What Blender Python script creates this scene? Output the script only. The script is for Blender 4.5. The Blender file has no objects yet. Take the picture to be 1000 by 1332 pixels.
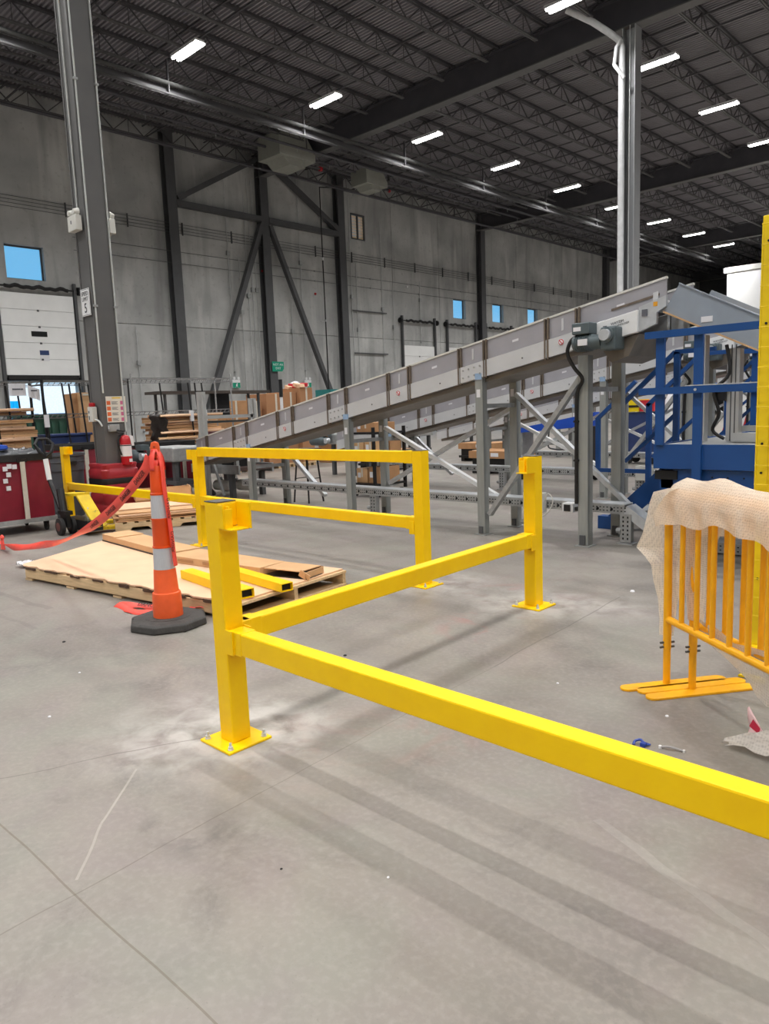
import bpy, bmesh, math, random
from mathutils import Vector, Matrix, noise
random.seed(7)
S = bpy.context.scene
COL = S.collection

# ------------------------------------------------------------------ camera
cam = bpy.data.objects.new('camera', bpy.data.cameras.new('camera'))
COL.objects.link(cam)
_yaw, _pit, _rol = math.radians(44.15), math.radians(-7.97), math.radians(-2.156)
_f = Vector((-math.sin(_yaw)*math.cos(_pit), math.cos(_yaw)*math.cos(_pit), math.sin(_pit)))
_r = Vector((math.cos(_yaw), math.sin(_yaw), 0)); _u = _r.cross(_f)
_r2 = math.cos(_rol)*_r + math.sin(_rol)*_u; _u2 = -math.sin(_rol)*_r + math.cos(_rol)*_u
_m = Matrix((_r2, _u2, -_f)).transposed().to_4x4(); _m.translation = (0, 0, 1.5)
cam.matrix_world = _m
cam.data.sensor_fit = 'VERTICAL'; cam.data.sensor_height = 24.0
cam.data.lens = 956.7/1332*24.0; cam.data.clip_end = 400; cam.data.clip_start = 0.05
S.camera = cam

# ------------------------------------------------------------------ sky, exposure
S.view_settings.view_transform = 'Standard'; S.view_settings.look = 'None'
S.view_settings.gamma = 1.0; S.view_settings.use_curve_mapping = False
S.view_settings.exposure = 0.0
W = bpy.data.worlds.new('sky'); S.world = W; W.use_nodes = True
nt = W.node_tree; bg = nt.nodes['Background']
tc = nt.nodes.new('ShaderNodeTexCoord'); sx = nt.nodes.new('ShaderNodeSeparateXYZ'); cr = nt.nodes.new('ShaderNodeValToRGB')
nt.links.new(tc.outputs['Generated'], sx.inputs[0]); nt.links.new(sx.outputs['Z'], cr.inputs[0])
cr.color_ramp.elements[0].position = 0.0; cr.color_ramp.elements[0].color = (0.80, 0.93, 1.0, 1)
cr.color_ramp.elements[1].position = 0.12; cr.color_ramp.elements[1].color = (0.16, 0.55, 0.95, 1)
nt.links.new(cr.outputs[0], bg.inputs[0]); bg.inputs[1].default_value = 1.0
sun = bpy.data.lights.new('sun', 'SUN'); sun.energy = 3.5; sun.angle = math.radians(.6); sun.color = (1, .96, .9)
so = bpy.data.objects.new('sun', sun); COL.objects.link(so); so.rotation_euler = Vector((-.75, .15, -.62)).to_track_quat('-Z', 'Y').to_euler()

LAMP_W = 280.0        # power of each high-bay fixture

# ------------------------------------------------------------------ materials
def lin(c):
    return tuple(((v/255.0)/12.92 if v/255.0 <= 0.04045 else ((v/255.0+0.055)/1.055)**2.4) for v in c)
MATS = {}
def mat(name, rgb, rough=0.6, metal=0.0, var=0.08, scale=6.0, bump=0.0, bscale=40.0, stretch=None, spec=0.5, emit=0.0, alpha=1.0, dirt=None):
    if name in MATS: return MATS[name]
    m = bpy.data.materials.new(name); m.use_nodes = True; n = m.node_tree.nodes; l = m.node_tree.links
    b = n['Principled BSDF']; c = lin(rgb)
    b.inputs['Roughness'].default_value = rough; b.inputs['Metallic'].default_value = metal
    b.inputs['Specular IOR Level'].default_value = spec
    t = n.new('ShaderNodeTexCoord'); mp = n.new('ShaderNodeMapping'); l.new(t.outputs['Object'], mp.inputs[0])
    if stretch: mp.inputs['Scale'].default_value = stretch
    nz = n.new('ShaderNodeTexNoise'); nz.inputs['Scale'].default_value = scale; nz.inputs['Detail'].default_value = 4
    l.new(mp.outputs[0], nz.inputs['Vector'])
    r = n.new('ShaderNodeValToRGB'); l.new(nz.outputs['Fac'], r.inputs[0])
    r.color_ramp.elements[0].position = 0.3; r.color_ramp.elements[1].position = 0.7
    r.color_ramp.elements[0].color = tuple(max(0, v*(1-var)) for v in c)+(1,)
    r.color_ramp.elements[1].color = tuple(min(1, v*(1+var)) for v in c)+(1,)
    out = r.outputs[0]
    if dirt:
        dn = n.new('ShaderNodeTexNoise'); dn.inputs['Scale'].default_value = dirt[1]; dn.inputs['Detail'].default_value = 6
        l.new(t.outputs['Object'], dn.inputs['Vector'])
        dr = n.new('ShaderNodeValToRGB'); dr.color_ramp.elements[0].position = dirt[2]; dr.color_ramp.elements[1].position = dirt[2]+0.12
        l.new(dn.outputs['Fac'], dr.inputs[0])
        mx = n.new('ShaderNodeMix'); mx.data_type = 'RGBA'; l.new(dr.outputs[0], mx.inputs[0]); l.new(out, mx.inputs[6])
        mx.inputs[7].default_value = lin(dirt[0])+(1,); out = mx.outputs[2]
    l.new(out, b.inputs['Base Color'])
    if bump:
        bn = n.new('ShaderNodeTexNoise'); bn.inputs['Scale'].default_value = bscale; bn.inputs['Detail'].default_value = 3
        l.new(mp.outputs[0], bn.inputs['Vector']); bp = n.new('ShaderNodeBump'); bp.inputs['Strength'].default_value = bump
        bp.inputs['Distance'].default_value = 0.02; l.new(bn.outputs['Fac'], bp.inputs['Height']); l.new(bp.outputs[0], b.inputs['Normal'])
    if emit:
        b.inputs['Emission Color'].default_value = c+(1,); b.inputs['Emission Strength'].default_value = emit
    if alpha < 1: b.inputs['Alpha'].default_value = alpha
    MATS[name] = m
    return m

YEL = mat('yellow_paint', (255, 206, 0), 0.42, var=0.04, scale=9, bump=0.04, bscale=70, spec=.3)
YEL2 = mat('barrier_yellow_paint', (245, 176, 10), 0.4, var=0.06, scale=8)
YELM = mat('mesh_yellow_paint', (238, 208, 10), 0.45, var=0.05)
YELJ = mat('jack_yellow_paint', (226, 190, 20), 0.5, var=0.1, scale=10, dirt=((90, 80, 50), 14, 0.62))
GALV = mat('galvanised_steel', (168, 170, 170), 0.45, 0.35, var=0.14, scale=14)
GALVL = mat('bright_galvanised_steel', (196, 200, 204), 0.38, 0.35, var=0.1, scale=14)
LEGM = mat('zinc_leg_steel', (152, 155, 152), 0.5, 0.25, var=0.1, scale=5, stretch=(4, 4, .6))
PANL = mat('conveyor_grey_panel', (174, 173, 180), 0.28, 0.25, var=0.06, scale=4)
BEAMM = mat('conveyor_pale_beam', (208, 210, 213), 0.4, 0.2, var=0.04, scale=5)
STRIP = mat('brown_joint_strip', (120, 108, 96), 0.4, 0.4, var=0.2, scale=20)
PAN = mat('conveyor_belly_steel', (120, 113, 104), 0.5, 0.3, var=0.15, scale=5)
ALU = mat('aluminium_profile', (196, 196, 194), 0.35, 0.4, var=0.04)
DARKST = mat('dark_grey_steel_paint', (80, 81, 83), 0.55, var=0.08, scale=3)
COLM = mat('column_grey_paint', (98, 98, 98), 0.5, var=0.07, scale=2.5, bump=.03)
ROOFST = mat('roof_steel_paint', (78, 77, 80), 0.6, var=0.1, scale=2)
GIRD = mat('girder_steel_paint', (74, 73, 78), 0.55, var=0.1, scale=2)
DECK = mat('roof_deck_steel', (142, 139, 144), 0.6, 0.0, var=0.1, scale=.8)
WHITE = mat('white_paint', (232, 233, 234), 0.45, var=0.03)
OFFW = mat('offwhite_plastic', (214, 214, 208), 0.5, var=0.04)
DOORW = mat('door_white_panel', (240, 241, 240), 0.5, var=0.03, scale=2)
BLACK = mat('black_plastic', (22, 22, 24), 0.45, var=0.2, scale=12)
BLACKR = mat('black_rubber', (34, 33, 33), 0.75, var=0.25, scale=12, bump=.1)
RUBB = mat('cone_base_rubber', (66, 64, 62), 0.8, var=0.2, scale=18, bump=.2, bscale=60)
DARK = mat('dark_void', (16, 16, 18), 0.8)
BLUE = mat('blue_platform_paint', (14, 70, 134), 0.42, var=0.06, scale=4)
BLUED = mat('dark_blue_plastic', (44, 62, 110), 0.5, var=0.1)
BLUEB = mat('bright_blue_plastic', (30, 80, 190), 0.4, var=0.06)
ORAN = mat('orange_cone_plastic', (240, 96, 44), 0.45, var=0.08, scale=10)
ORAND = mat('orange_sheeting', (226, 78, 18), 0.35, var=0.05, scale=10)
REFL = mat('silver_reflective_sheeting', (196, 197, 202), 0.35, 0.15, var=0.08, scale=40, stretch=(8, 8, .3))
TAPE = mat('red_barrier_tape', (250, 84, 70), 0.4, var=0.08, scale=8)
TAPET = mat('tape_black_print', (50, 14, 16), 0.5, var=0.0)
RED = mat('cart_red_vinyl', (132, 24, 44), 0.5, var=0.1, scale=6, bump=.1, bscale=14)
REDB = mat('bumper_red_plastic', (158, 38, 48), 0.4, var=0.08)
REDX = mat('extinguisher_red', (178, 22, 32), 0.3, var=0.05)
WEBB = mat('cream_webbing', (206, 200, 186), 0.7, var=0.06, scale=30)
CARD = mat('cardboard', (206, 164, 120), 0.8, var=0.07, scale=5, bump=.06, bscale=12)
CARDL = mat('pale_cardboard', (228, 190, 156), 0.8, var=0.05, scale=4, bump=.05, bscale=10)
BOXB = mat('brown_box_board', (168, 122, 86), 0.85, var=0.06, scale=3)
TORN = mat('torn_dark_board', (84, 62, 46), 0.9, var=0.2, scale=20)
CARDD = mat('dark_cardboard', (176, 132, 92), 0.85, var=0.1, scale=6)
WOOD = mat('pallet_pine', (214, 184, 142), 0.75, var=0.16, scale=5, stretch=(1, 9, 9), bump=.1)
WOODE = mat('plywood_edge', (196, 160, 118), 0.75, var=0.15, scale=8)
GREYP = mat('grey_can_plastic', (84, 88, 94), 0.55, var=0.06)
GREEN = mat('dark_green_plastic', (38, 76, 64), 0.5, var=0.1)
SIGNG = mat('sign_green', (10, 150, 120), 0.4, var=0.02)
MOTR = mat('grey_green_motor_paint', (86, 98, 102), 0.45, 0.1, var=0.1, scale=12)
CHRM = mat('chrome_wire', (190, 190, 190), 0.25, 0.7, var=0.08)
BAGP = mat('crinkled_grey_bag', (70, 72, 76), 0.3, var=0.4, scale=10, bump=.5, bscale=12)
PAPER = mat('white_paper', (226, 226, 230), 0.7, var=0.02)
LETT = mat('dark_lettering', (40, 42, 52), 0.6, var=0.0)
LETG = mat('grey_lettering', (96, 98, 106), 0.6, var=0.0)
BRICKR = mat('red_plastic', (196, 40, 50), 0.4, var=0.05)
TEAL = mat('teal_plastic', (40, 130, 130), 0.4, var=0.05)
TUBE = mat('lit_lamp_tube', (255, 255, 250), 0.5, var=0.0, emit=14.0)
BEIGE = mat('beige_heater_sheet', (150, 151, 142), 0.5, var=0.06)

def mat_floor():
    m = bpy.data.materials.new('burnished_concrete_floor'); m.use_nodes = True; n = m.node_tree.nodes; l = m.node_tree.links
    b = n['Principled BSDF']; t = n.new('ShaderNodeTexCoord'); vec = t.outputs['Object']
    def noise_(s, d=5, dist=0.0, rough=.55):
        k = n.new('ShaderNodeTexNoise'); k.inputs['Scale'].default_value = s; k.inputs['Detail'].default_value = d
        k.inputs['Distortion'].default_value = dist; k.inputs['Roughness'].default_value = rough; l.new(vec, k.inputs['Vector']); return k.outputs['Fac']
    def ramp(f, p0, p1, c0=(0, 0, 0, 1), c1=(1, 1, 1, 1)):
        r = n.new('ShaderNodeValToRGB'); l.new(f, r.inputs[0]); e = r.color_ramp.elements
        e[0].position = p0; e[1].position = p1; e[0].color = c0; e[1].color = c1; return r.outputs[0]
    def mth(op, a, bb=None, c=None):
        k = n.new('ShaderNodeMath'); k.operation = op
        for i, v in enumerate((a, bb, c)):
            if v is None: continue
            if isinstance(v, (int, float)): k.inputs[i].default_value = v
            else: l.new(v, k.inputs[i])
        return k.outputs[0]
    def mix(f, a, c, mode='MIX'):
        k = n.new('ShaderNodeMix'); k.data_type = 'RGBA'; k.blend_type = mode
        if isinstance(f, (int, float)): k.inputs[0].default_value = f
        else: l.new(f, k.inputs[0])
        for i, v in ((6, a), (7, c)):
            if isinstance(v, tuple): k.inputs[i].default_value = v
            else: l.new(v, k.inputs[i])
        return k.outputs[2]
    c = ramp(noise_(.55, 6, .6), .3, .72, lin((122, 116, 110))+(1,), lin((148, 141, 133))+(1,))
    c = mix(mth('MULTIPLY', ramp(noise_(1.7, 6, 1.2), .5, .72), .4), c, lin((130, 120, 118))+(1,))
    c = mix(mth('MULTIPLY', ramp(noise_(2.3, 6, .8, .7), .5, .7), .6), c, lin((106, 101, 98))+(1,))
    c = mix(mth('MULTIPLY', ramp(noise_(.9, 4, 1.5), .48, .66), .6), c, lin((136, 136, 126))+(1,))
    c = mix(mth('MULTIPLY', ramp(noise_(1.3, 4, .9, .6), .5, .66), .35), c, lin((140, 127, 128))+(1,))
    c = mix(mth('MULTIPLY', ramp(noise_(38, 3), .45, .75), .34), c, lin((164, 157, 149))+(1,))
    c = mix(mth('MULTIPLY', ramp(noise_(90, 2), .66, .74), .25), c, lin((100, 95, 91))+(1,))
    def disc(x, y, r0, r1):
        d = n.new('ShaderNodeVectorMath'); d.operation = 'DISTANCE'; l.new(vec, d.inputs[0]); d.inputs[1].default_value = (x, y, 0)
        return ramp(mth('DIVIDE', d.outputs['Value'], r1), r0/r1, 1.0, (1, 1, 1, 1), (0, 0, 0, 1))
    dust = ramp(noise_(7, 6, .4), .34, .62)
    for x, y, r0, r1, a in ((-3.0, 1.78, .05, .62, .7), (-2.75, 2.0, .05, .42, .6), (-3.0, 4.62, .05, .6, .6), (-4.0, 4.7, .05, .6, .5), (-2.5, 4.9, .05, .5, .3)):
        c = mix(mth('MULTIPLY', mth('MULTIPLY', disc(x, y, r0, r1), dust), a), c, lin((206, 202, 197))+(1,))
    pink = ramp(noise_(3.1, 5, 1.0), .5, .66)
    for x, y, r, a in ((-2.93, 3.95, .45, .6), (-2.2, 2.45, .5, .22), (-3.4, 4.9, .9, .2), (-2.5, 1.9, .5, .2)):
        c = mix(mth('MULTIPLY', mth('MULTIPLY', disc(x, y, .05, r), pink), a), c, lin((168, 92, 90))+(1,))
    def seg(p, q, w, wob=0.02):
        (x0, y0), (x1, y1) = p, q; L = math.hypot(x1-x0, y1-y0); ux, uy = (x1-x0)/L, (y1-y0)/L
        s = n.new('ShaderNodeVectorMath'); s.operation = 'SUBTRACT'; l.new(vec, s.inputs[0]); s.inputs[1].default_value = (x0, y0, 0)
        a = n.new('ShaderNodeVectorMath'); a.operation = 'DOT_PRODUCT'; l.new(s.outputs[0], a.inputs[0]); a.inputs[1].default_value = (-uy, ux, 0)
        k = n.new('ShaderNodeVectorMath'); k.operation = 'DOT_PRODUCT'; l.new(s.outputs[0], k.inputs[0]); k.inputs[1].default_value = (ux, uy, 0)
        off = mth('MULTIPLY', mth('SUBTRACT', noise_(1.5, 2), .5), wob*6)
        near = mth('LESS_THAN', mth('ABSOLUTE', mth('ADD', a.outputs['Value'], off)), w)
        ins = mth('MULTIPLY', mth('GREATER_THAN', k.outputs['Value'], 0.0), mth('LESS_THAN', k.outputs['Value'], L))
        return mth('MULTIPLY', near, ins)
    blot = ramp(noise_(5, 4, .6), .44, .56)
    for x, y, r, a in ((-2.37, 1.22, .13, .5), (-2.2, 1.26, .16, .42), (-2.25, 1.42, .2, .25), (-1.75, 2.7, .3, .3), (-2.0, 2.9, .2, .25), (-4.5, 1.9, .5, .25)):
        c = mix(mth('MULTIPLY', mth('MULTIPLY', disc(x, y, .05, r), blot), a), c, lin((88, 85, 84))+(1,))
    for p, q, w, wob, a, col in (((-2.42, 3.35), (-2.55, 5.2), .005, .01, .5, (84, 78, 74)), ((-3.3, .9), (-2.88, 1.86), .004, .02, .5, (92, 86, 82)),
                            ((-3.4, .81), (-.6, .87), .0035, .006, .5, (96, 84, 66)), ((-2.225, .4), (-2.42, 3.35), .003, .008, .4, (92, 84, 74)), ((-2.883, 1.383), (-2.598, 1.078), .005, .01, .5, (186, 178, 170)), ((-2.598, 1.078), (-2.32, .87), .005, .01, .4, (186, 178, 170)),
                            ((-12, 2.0), (-6.0, 2.25), .03, .02, .28, (92, 86, 82)), ((-12, 1.7), (-5.5, 1.95), .02, .02, .22, (92, 86, 82)),
                            ((-1.2, 2.3), (-.4, 1.95), .02, .03, .18, (180, 176, 170))):
        c = mix(mth('MULTIPLY', seg(p, q, w, wob), a), c, lin(col)+(1,))
    tr = n.new('ShaderNodeMapping'); tr.inputs['Scale'].default_value = (.16, 2.2, 1); l.new(vec, tr.inputs[0])
    tn = n.new('ShaderNodeTexNoise'); tn.inputs['Scale'].default_value = 1.0; tn.inputs['Detail'].default_value = 5; l.new(tr.outputs[0], tn.inputs['Vector'])
    c = mix(mth('MULTIPLY', ramp(tn.outputs['Fac'], .5, .68), .22), c, lin((102, 97, 92))+(1,))
    l.new(c, b.inputs['Base Color'])
    rr = n.new('ShaderNodeMapRange'); l.new(noise_(3, 5), rr.inputs[0]); rr.inputs[3].default_value = .34; rr.inputs[4].default_value = .62
    l.new(rr.outputs[0], b.inputs['Roughness']); b.inputs['Specular IOR Level'].default_value = .45
    bp = n.new('ShaderNodeBump'); bp.inputs['Strength'].default_value = .06; bp.inputs['Distance'].default_value = .01
    l.new(noise_(60, 4), bp.inputs['Height']); l.new(bp.outputs[0], b.inputs['Normal'])
    return m
FLOORM = mat_floor()

def mat_concrete():
    m = bpy.data.materials.new('precast_concrete_wall'); m.use_nodes = True; n = m.node_tree.nodes; l = m.node_tree.links
    b = n['Principled BSDF']; t = n.new('ShaderNodeTexCoord')
    def nz(scale, sc, d=6, dist=.3):
        mp = n.new('ShaderNodeMapping'); mp.inputs['Scale'].default_value = sc; l.new(t.outputs['Object'], mp.inputs[0])
        k = n.new('ShaderNodeTexNoise'); k.inputs['Scale'].default_value = scale; k.inputs['Detail'].default_value = d; k.inputs['Distortion'].default_value = dist
        l.new(mp.outputs[0], k.inputs['Vector']); return k.outputs['Fac']
    def ramp(f, p0, p1, c0, c1):
        r = n.new('ShaderNodeValToRGB'); l.new(f, r.inputs[0]); e = r.color_ramp.elements
        e[0].position, e[1].position, e[0].color, e[1].color = p0, p1, c0, c1; return r.outputs[0]
    def mix(f, a, c):
        k = n.new('ShaderNodeMix'); k.data_type = 'RGBA'; l.new(f, k.inputs[0]); l.new(a, k.inputs[6]); k.inputs[7].default_value = c; return k.outputs[2]
    c = ramp(nz(.5, (1, 1, 1)), .3, .7, lin((156, 157, 156))+(1,), lin((196, 197, 195))+(1,))
    z, o = (0, 0, 0, 1), (.55, .55, .55, 1)
    c = mix(ramp(nz(1.3, (1, 1, .12)), .52, .7, z, o), c, lin((126, 127, 126))+(1,))
    c = mix(ramp(nz(1.1, (1, 1.3, .2)), .55, .72, z, o), c, lin((212, 212, 208))+(1,))
    c = mix(ramp(nz(5, (1, 1, 1)), .58, .72, z, (.4, .4, .4, 1)), c, lin((140, 140, 138))+(1,))
    info = n.new('ShaderNodeObjectInfo'); hs = n.new('ShaderNodeHueSaturation'); mr = n.new('ShaderNodeMapRange')
    l.new(info.outputs['Random'], mr.inputs[0]); mr.inputs[3].default_value = .9; mr.inputs[4].default_value = 1.1
    l.new(mr.outputs[0], hs.inputs['Value']); l.new(c, hs.inputs['Color']); l.new(hs.outputs[0], b.inputs['Base Color'])
    b.inputs['Roughness'].default_value = .8
    bp = n.new('ShaderNodeBump'); bp.inputs['Strength'].default_value = .15; bp.inputs['Distance'].default_value = .02
    l.new(nz(9, (1, 1, 1)), bp.inputs['Height']); l.new(bp.outputs[0], b.inputs['Normal'])
    return m
CONC = mat_concrete()

def mat_film(name, rgb, trans, scale, rough=.25):
    m = bpy.data.materials.new(name); m.use_nodes = True; n = m.node_tree.nodes; l = m.node_tree.links
    b = n['Principled BSDF']; out = n['Material Output']
    b.inputs['Base Color'].default_value = lin(rgb)+(1,); b.inputs['Roughness'].default_value = rough
    tr = n.new('ShaderNodeBsdfTransparent'); tl = n.new('ShaderNodeBsdfTranslucent'); tl.inputs[0].default_value = lin(rgb)+(1,)
    m1 = n.new('ShaderNodeMixShader'); m1.inputs[0].default_value = .35; l.new(b.outputs[0], m1.inputs[1]); l.new(tl.outputs[0], m1.inputs[2])
    m2 = n.new('ShaderNodeMixShader'); l.new(m1.outputs[0], m2.inputs[1]); l.new(tr.outputs[0], m2.inputs[2])
    t = n.new('ShaderNodeTexCoord'); v = n.new('ShaderNodeTexVoronoi'); v.inputs['Scale'].default_value = scale; v.inputs['Randomness'].default_value = .25
    l.new(t.outputs['Object'], v.inputs['Vector'])
    mr = n.new('ShaderNodeMapRange'); l.new(v.outputs['Distance'], mr.inputs[0]); mr.inputs[1].default_value = .1; mr.inputs[2].default_value = .6
    mr.inputs[3].default_value = trans+.1; mr.inputs[4].default_value = trans-.15; l.new(mr.outputs[0], m2.inputs[0])
    bp = n.new('ShaderNodeBump'); bp.inputs['Strength'].default_value = .5; bp.inputs['Distance'].default_value = .004; bp.invert = True
    l.new(v.outputs['Distance'], bp.inputs['Height']); l.new(bp.outputs[0], b.inputs['Normal'])
    l.new(m2.outputs[0], out.inputs[0]); return m
FILM = mat_film('milky_bubble_film', (242, 230, 212), .3, 90)
FILM2 = mat_film('clear_bubble_film', (214, 208, 200), .2, 80)
def mat_glass():
    m = bpy.data.materials.new('window_glass'); m.use_nodes = True; n = m.node_tree.nodes; l = m.node_tree.links
    b = n['Principled BSDF']; b.inputs['Base Color'].default_value = (.9, .95, 1, 1); b.inputs['Roughness'].default_value = .02
    tr = n.new('ShaderNodeBsdfTransparent'); mx = n.new('ShaderNodeMixShader'); mx.inputs[0].default_value = .9
    l.new(b.outputs[0], mx.inputs[1]); l.new(tr.outputs[0], mx.inputs[2]); l.new(mx.outputs[0], n['Material Output'].inputs[0]); return m
GLASS = mat_glass()
def mat_frost():
    m = bpy.data.materials.new('frosted_pane'); m.use_nodes = True; n = m.node_tree.nodes; l = m.node_tree.links
    tl = n.new('ShaderNodeBsdfTranslucent'); tl.inputs[0].default_value = (1.0, .6, .3, 1)
    mx = n.new('ShaderNodeMixShader'); mx.inputs[0].default_value = .45; b = n['Principled BSDF']; b.inputs['Base Color'].default_value = lin((252, 242, 218))+(1,)
    l.new(b.outputs[0], mx.inputs[1]); l.new(tl.outputs[0], mx.inputs[2]); l.new(mx.outputs[0], n['Material Output'].inputs[0]); return m
FROST = mat_frost()

# ------------------------------------------------------------------ builders
class MB:
    def __init__(s): s.v = []; s.f = []; s.sm = False
    def add(s, vs, fs):
        o = len(s.v); s.v += [tuple(p) for p in vs]; s.f += [tuple(i+o for i in f) for f in fs]; return s
    def box(s, x0, x1, y0, y1, z0, z1):
        if x0 > x1: x0, x1 = x1, x0
        if y0 > y1: y0, y1 = y1, y0
        if z0 > z1: z0, z1 = z1, z0
        return s.add([(x0, y0, z0), (x1, y0, z0), (x1, y1, z0), (x0, y1, z0), (x0, y0, z1), (x1, y0, z1), (x1, y1, z1), (x0, y1, z1)],
              [(3, 2, 1, 0), (4, 5, 6, 7), (0, 1, 5, 4), (1, 2, 6, 5), (2, 3, 7, 6), (3, 0, 4, 7)])
    def cbox(s, c, d): return s.box(c[0]-d[0]/2, c[0]+d[0]/2, c[1]-d[1]/2, c[1]+d[1]/2, c[2]-d[2]/2, c[2]+d[2]/2)
    def beam(s, p, q, w, h, up=(0, 0, 1)):
        p, q = Vector(p), Vector(q); d = (q-p).normalized(); u = Vector(up)
        if abs(d.dot(u)) > .98: u = Vector((0, 1, 0))
        x = d.cross(u).normalized()*(w/2); y = x.cross(d).normalized()*(h/2)
        return s.add([p-x-y, p+x-y, p+x+y, p-x+y, q-x-y, q+x-y, q+x+y, q-x+y],
              [(3, 2, 1, 0), (4, 5, 6, 7), (0, 1, 5, 4), (1, 2, 6, 5), (2, 3, 7, 6), (3, 0, 4, 7)])
    def tube(s, pts, r, n=10, cap=True):
        pts = [Vector(p) for p in pts]; rings = []; prev = None
        rs = r if isinstance(r, (list, tuple)) else [r]*len(pts)
        for i, p in enumerate(pts):
            d = ((pts[i+1]-p) if i < len(pts)-1 else Vector((0, 0, 0)))
            e = ((p-pts[i-1]) if i > 0 else Vector((0, 0, 0)))
            d = (d.normalized()+e.normalized()).normalized()
            if prev is None: a = d.orthogonal().normalized()
            else: a = (prev-d*prev.dot(d)).normalized()
            prev = a; b = d.cross(a)
            rings.append([p+(a*math.cos(t)+b*math.sin(t))*rs[i] for t in [2*math.pi*k/n for k in range(n)]])
        vs = [v for R in rings for v in R]; fs = []
        for i in range(len(pts)-1):
            for k in range(n): fs.append((i*n+k, i*n+(k+1) % n, (i+1)*n+(k+1) % n, (i+1)*n+k))
        if cap: fs.append(tuple(range(n-1, -1, -1))); fs.append(tuple((len(pts)-1)*n+k for k in range(n)))
        return s.add(vs, fs)
    def lathe(s, prof, c=(0, 0, 0), n=20, axis='Z'):
        vs = []; fs = []
        for (r, z) in prof:
            for k in range(n):
                t = 2*math.pi*k/n; a, b = r*math.cos(t), r*math.sin(t)
                p = (a, b, z) if axis == 'Z' else ((z, a, b) if axis == 'X' else (b, z, a))
                vs.append((p[0]+c[0], p[1]+c[1], p[2]+c[2]))
        for i in range(len(prof)-1):
            for k in range(n): fs.append((i*n+k, i*n+(k+1) % n, (i+1)*n+(k+1) % n, (i+1)*n+k))
        fs.append(tuple(range(n-1, -1, -1))); fs.append(tuple((len(prof)-1)*n+k for k in range(n)))
        return s.add(vs, fs)
    def prism(s, poly, a, b, axis='Y'):
        n = len(poly)
        def P(u, w, t): return (u, t, w) if axis == 'Y' else ((t, u, w) if axis == 'X' else (u, w, t))
        vs = [P(u, w, a) for u, w in poly]+[P(u, w, b) for u, w in poly]
        fs = [tuple(range(n)), tuple(range(2*n-1, n-1, -1))]+[(i, n+i, n+(i+1) % n, (i+1) % n) for i in range(n)]
        return s.add(vs, fs)
    def grid(s, P):
        nu, nv = len(P), len(P[0]); vs = [p for r in P for p in r]
        return s.add(vs, [(i*nv+j, (i+1)*nv+j, (i+1)*nv+j+1, i*nv+j+1) for i in range(nu-1) for j in range(nv-1)])
    def move(s, m):
        s.v = [tuple(m @ Vector(p)) for p in s.v]; return s
    def build(s, name, m, parent=None, w=False, bevel=0, smooth=False, thick=0, kind=None, label=None):
        me = bpy.data.meshes.new(name); vs = s.v
        if w and parent is not None:
            r = parent
            while r.parent: r = r.parent
            o = r.location; vs = [(a-o[0], b-o[1], c-o[2]) for a, b, c in vs]
        me.from_pydata(vs, [], s.f)
        bm = bmesh.new(); bm.from_mesh(me); bmesh.ops.recalc_face_normals(bm, faces=bm.faces); bm.to_mesh(me); bm.free()
        me.materials.append(m)
        if smooth:
            for p in me.polygons: p.use_smooth = True
            try: me.set_sharp_from_angle(angle=math.radians(40))
            except Exception: pass
        o = bpy.data.objects.new(name, me); COL.objects.link(o)
        if parent: o.parent = parent
        if thick:
            k = o.modifiers.new('thickness', 'SOLIDIFY'); k.thickness = thick; k.offset = 0
        if bevel:
            k = o.modifiers.new('bevel', 'BEVEL'); k.width = bevel; k.segments = 2; k.limit_method = 'ANGLE'
        if kind: o['kind'] = kind
        if label: o['label'] = label
        return o
def tag(o, label, cat, group=None, kind=None):
    o['label'] = label; o['category'] = cat
    if group: o['group'] = group
    if kind: o['kind'] = kind
    return o
def thing(name, label, cat, loc=(0, 0, 0), rot=0, group=None, kind=None):
    o = bpy.data.objects.new(name, None); COL.objects.link(o); o.empty_display_size = .1
    o.location = loc; o.rotation_euler = (0, 0, rot) if not isinstance(rot, tuple) else rot
    return tag(o, label, cat, group, kind)
def dup(o, loc=None, rot=None, label=None, parent=None, group=None):
    c = o.copy(); COL.objects.link(c)
    if parent: c.parent = parent
    if loc is not None: c.location = loc
    if rot is not None: c.rotation_euler = (0, 0, rot)
    if label: c['label'] = label
    if group: c['group'] = group
    for ch in list(o.children): dup(ch, parent=c)
    return c
def text(body, size, mw, m, parent, name='lettering', sx=1.0, w=True, extrude=.0006):
    cu = bpy.data.curves.new(name, 'FONT'); cu.body = body; cu.size = size; cu.align_x = 'CENTER'; cu.align_y = 'CENTER'
    cu.extrude = extrude; cu.resolution_u = 3; cu.materials.append(m)
    tmp = bpy.data.objects.new('lettering_curve', cu); COL.objects.link(tmp)
    bpy.context.view_layer.update()
    me = bpy.data.meshes.new_from_object(tmp.evaluated_get(bpy.context.evaluated_depsgraph_get()))
    me.name = name; bpy.data.objects.remove(tmp); bpy.data.curves.remove(cu)
    o = bpy.data.objects.new(name, me); COL.objects.link(o)
    if parent:
        o.parent = parent
        if w:
            r = parent
            while r.parent: r = r.parent
            mw = Matrix.Translation(-Vector(r.location)) @ mw
    o.matrix_local = mw @ Matrix.Diagonal((sx, 1, 1, 1)); return o
def frame(p, right, up):
    r = Vector(right).normalized(); n = r.cross(Vector(up)).normalized(); u = n.cross(r)
    m = Matrix((r, u, n)).transposed().to_4x4(); m.translation = Vector(p); return m

# ------------------------------------------------------------------ the room
fl = MB().box(-30, 25, -20, 78, -.2, 0).build('floor', FLOORM); tag(fl, 'grey burnished concrete warehouse floor with dust and scuffs', 'floor', kind='structure')

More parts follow.
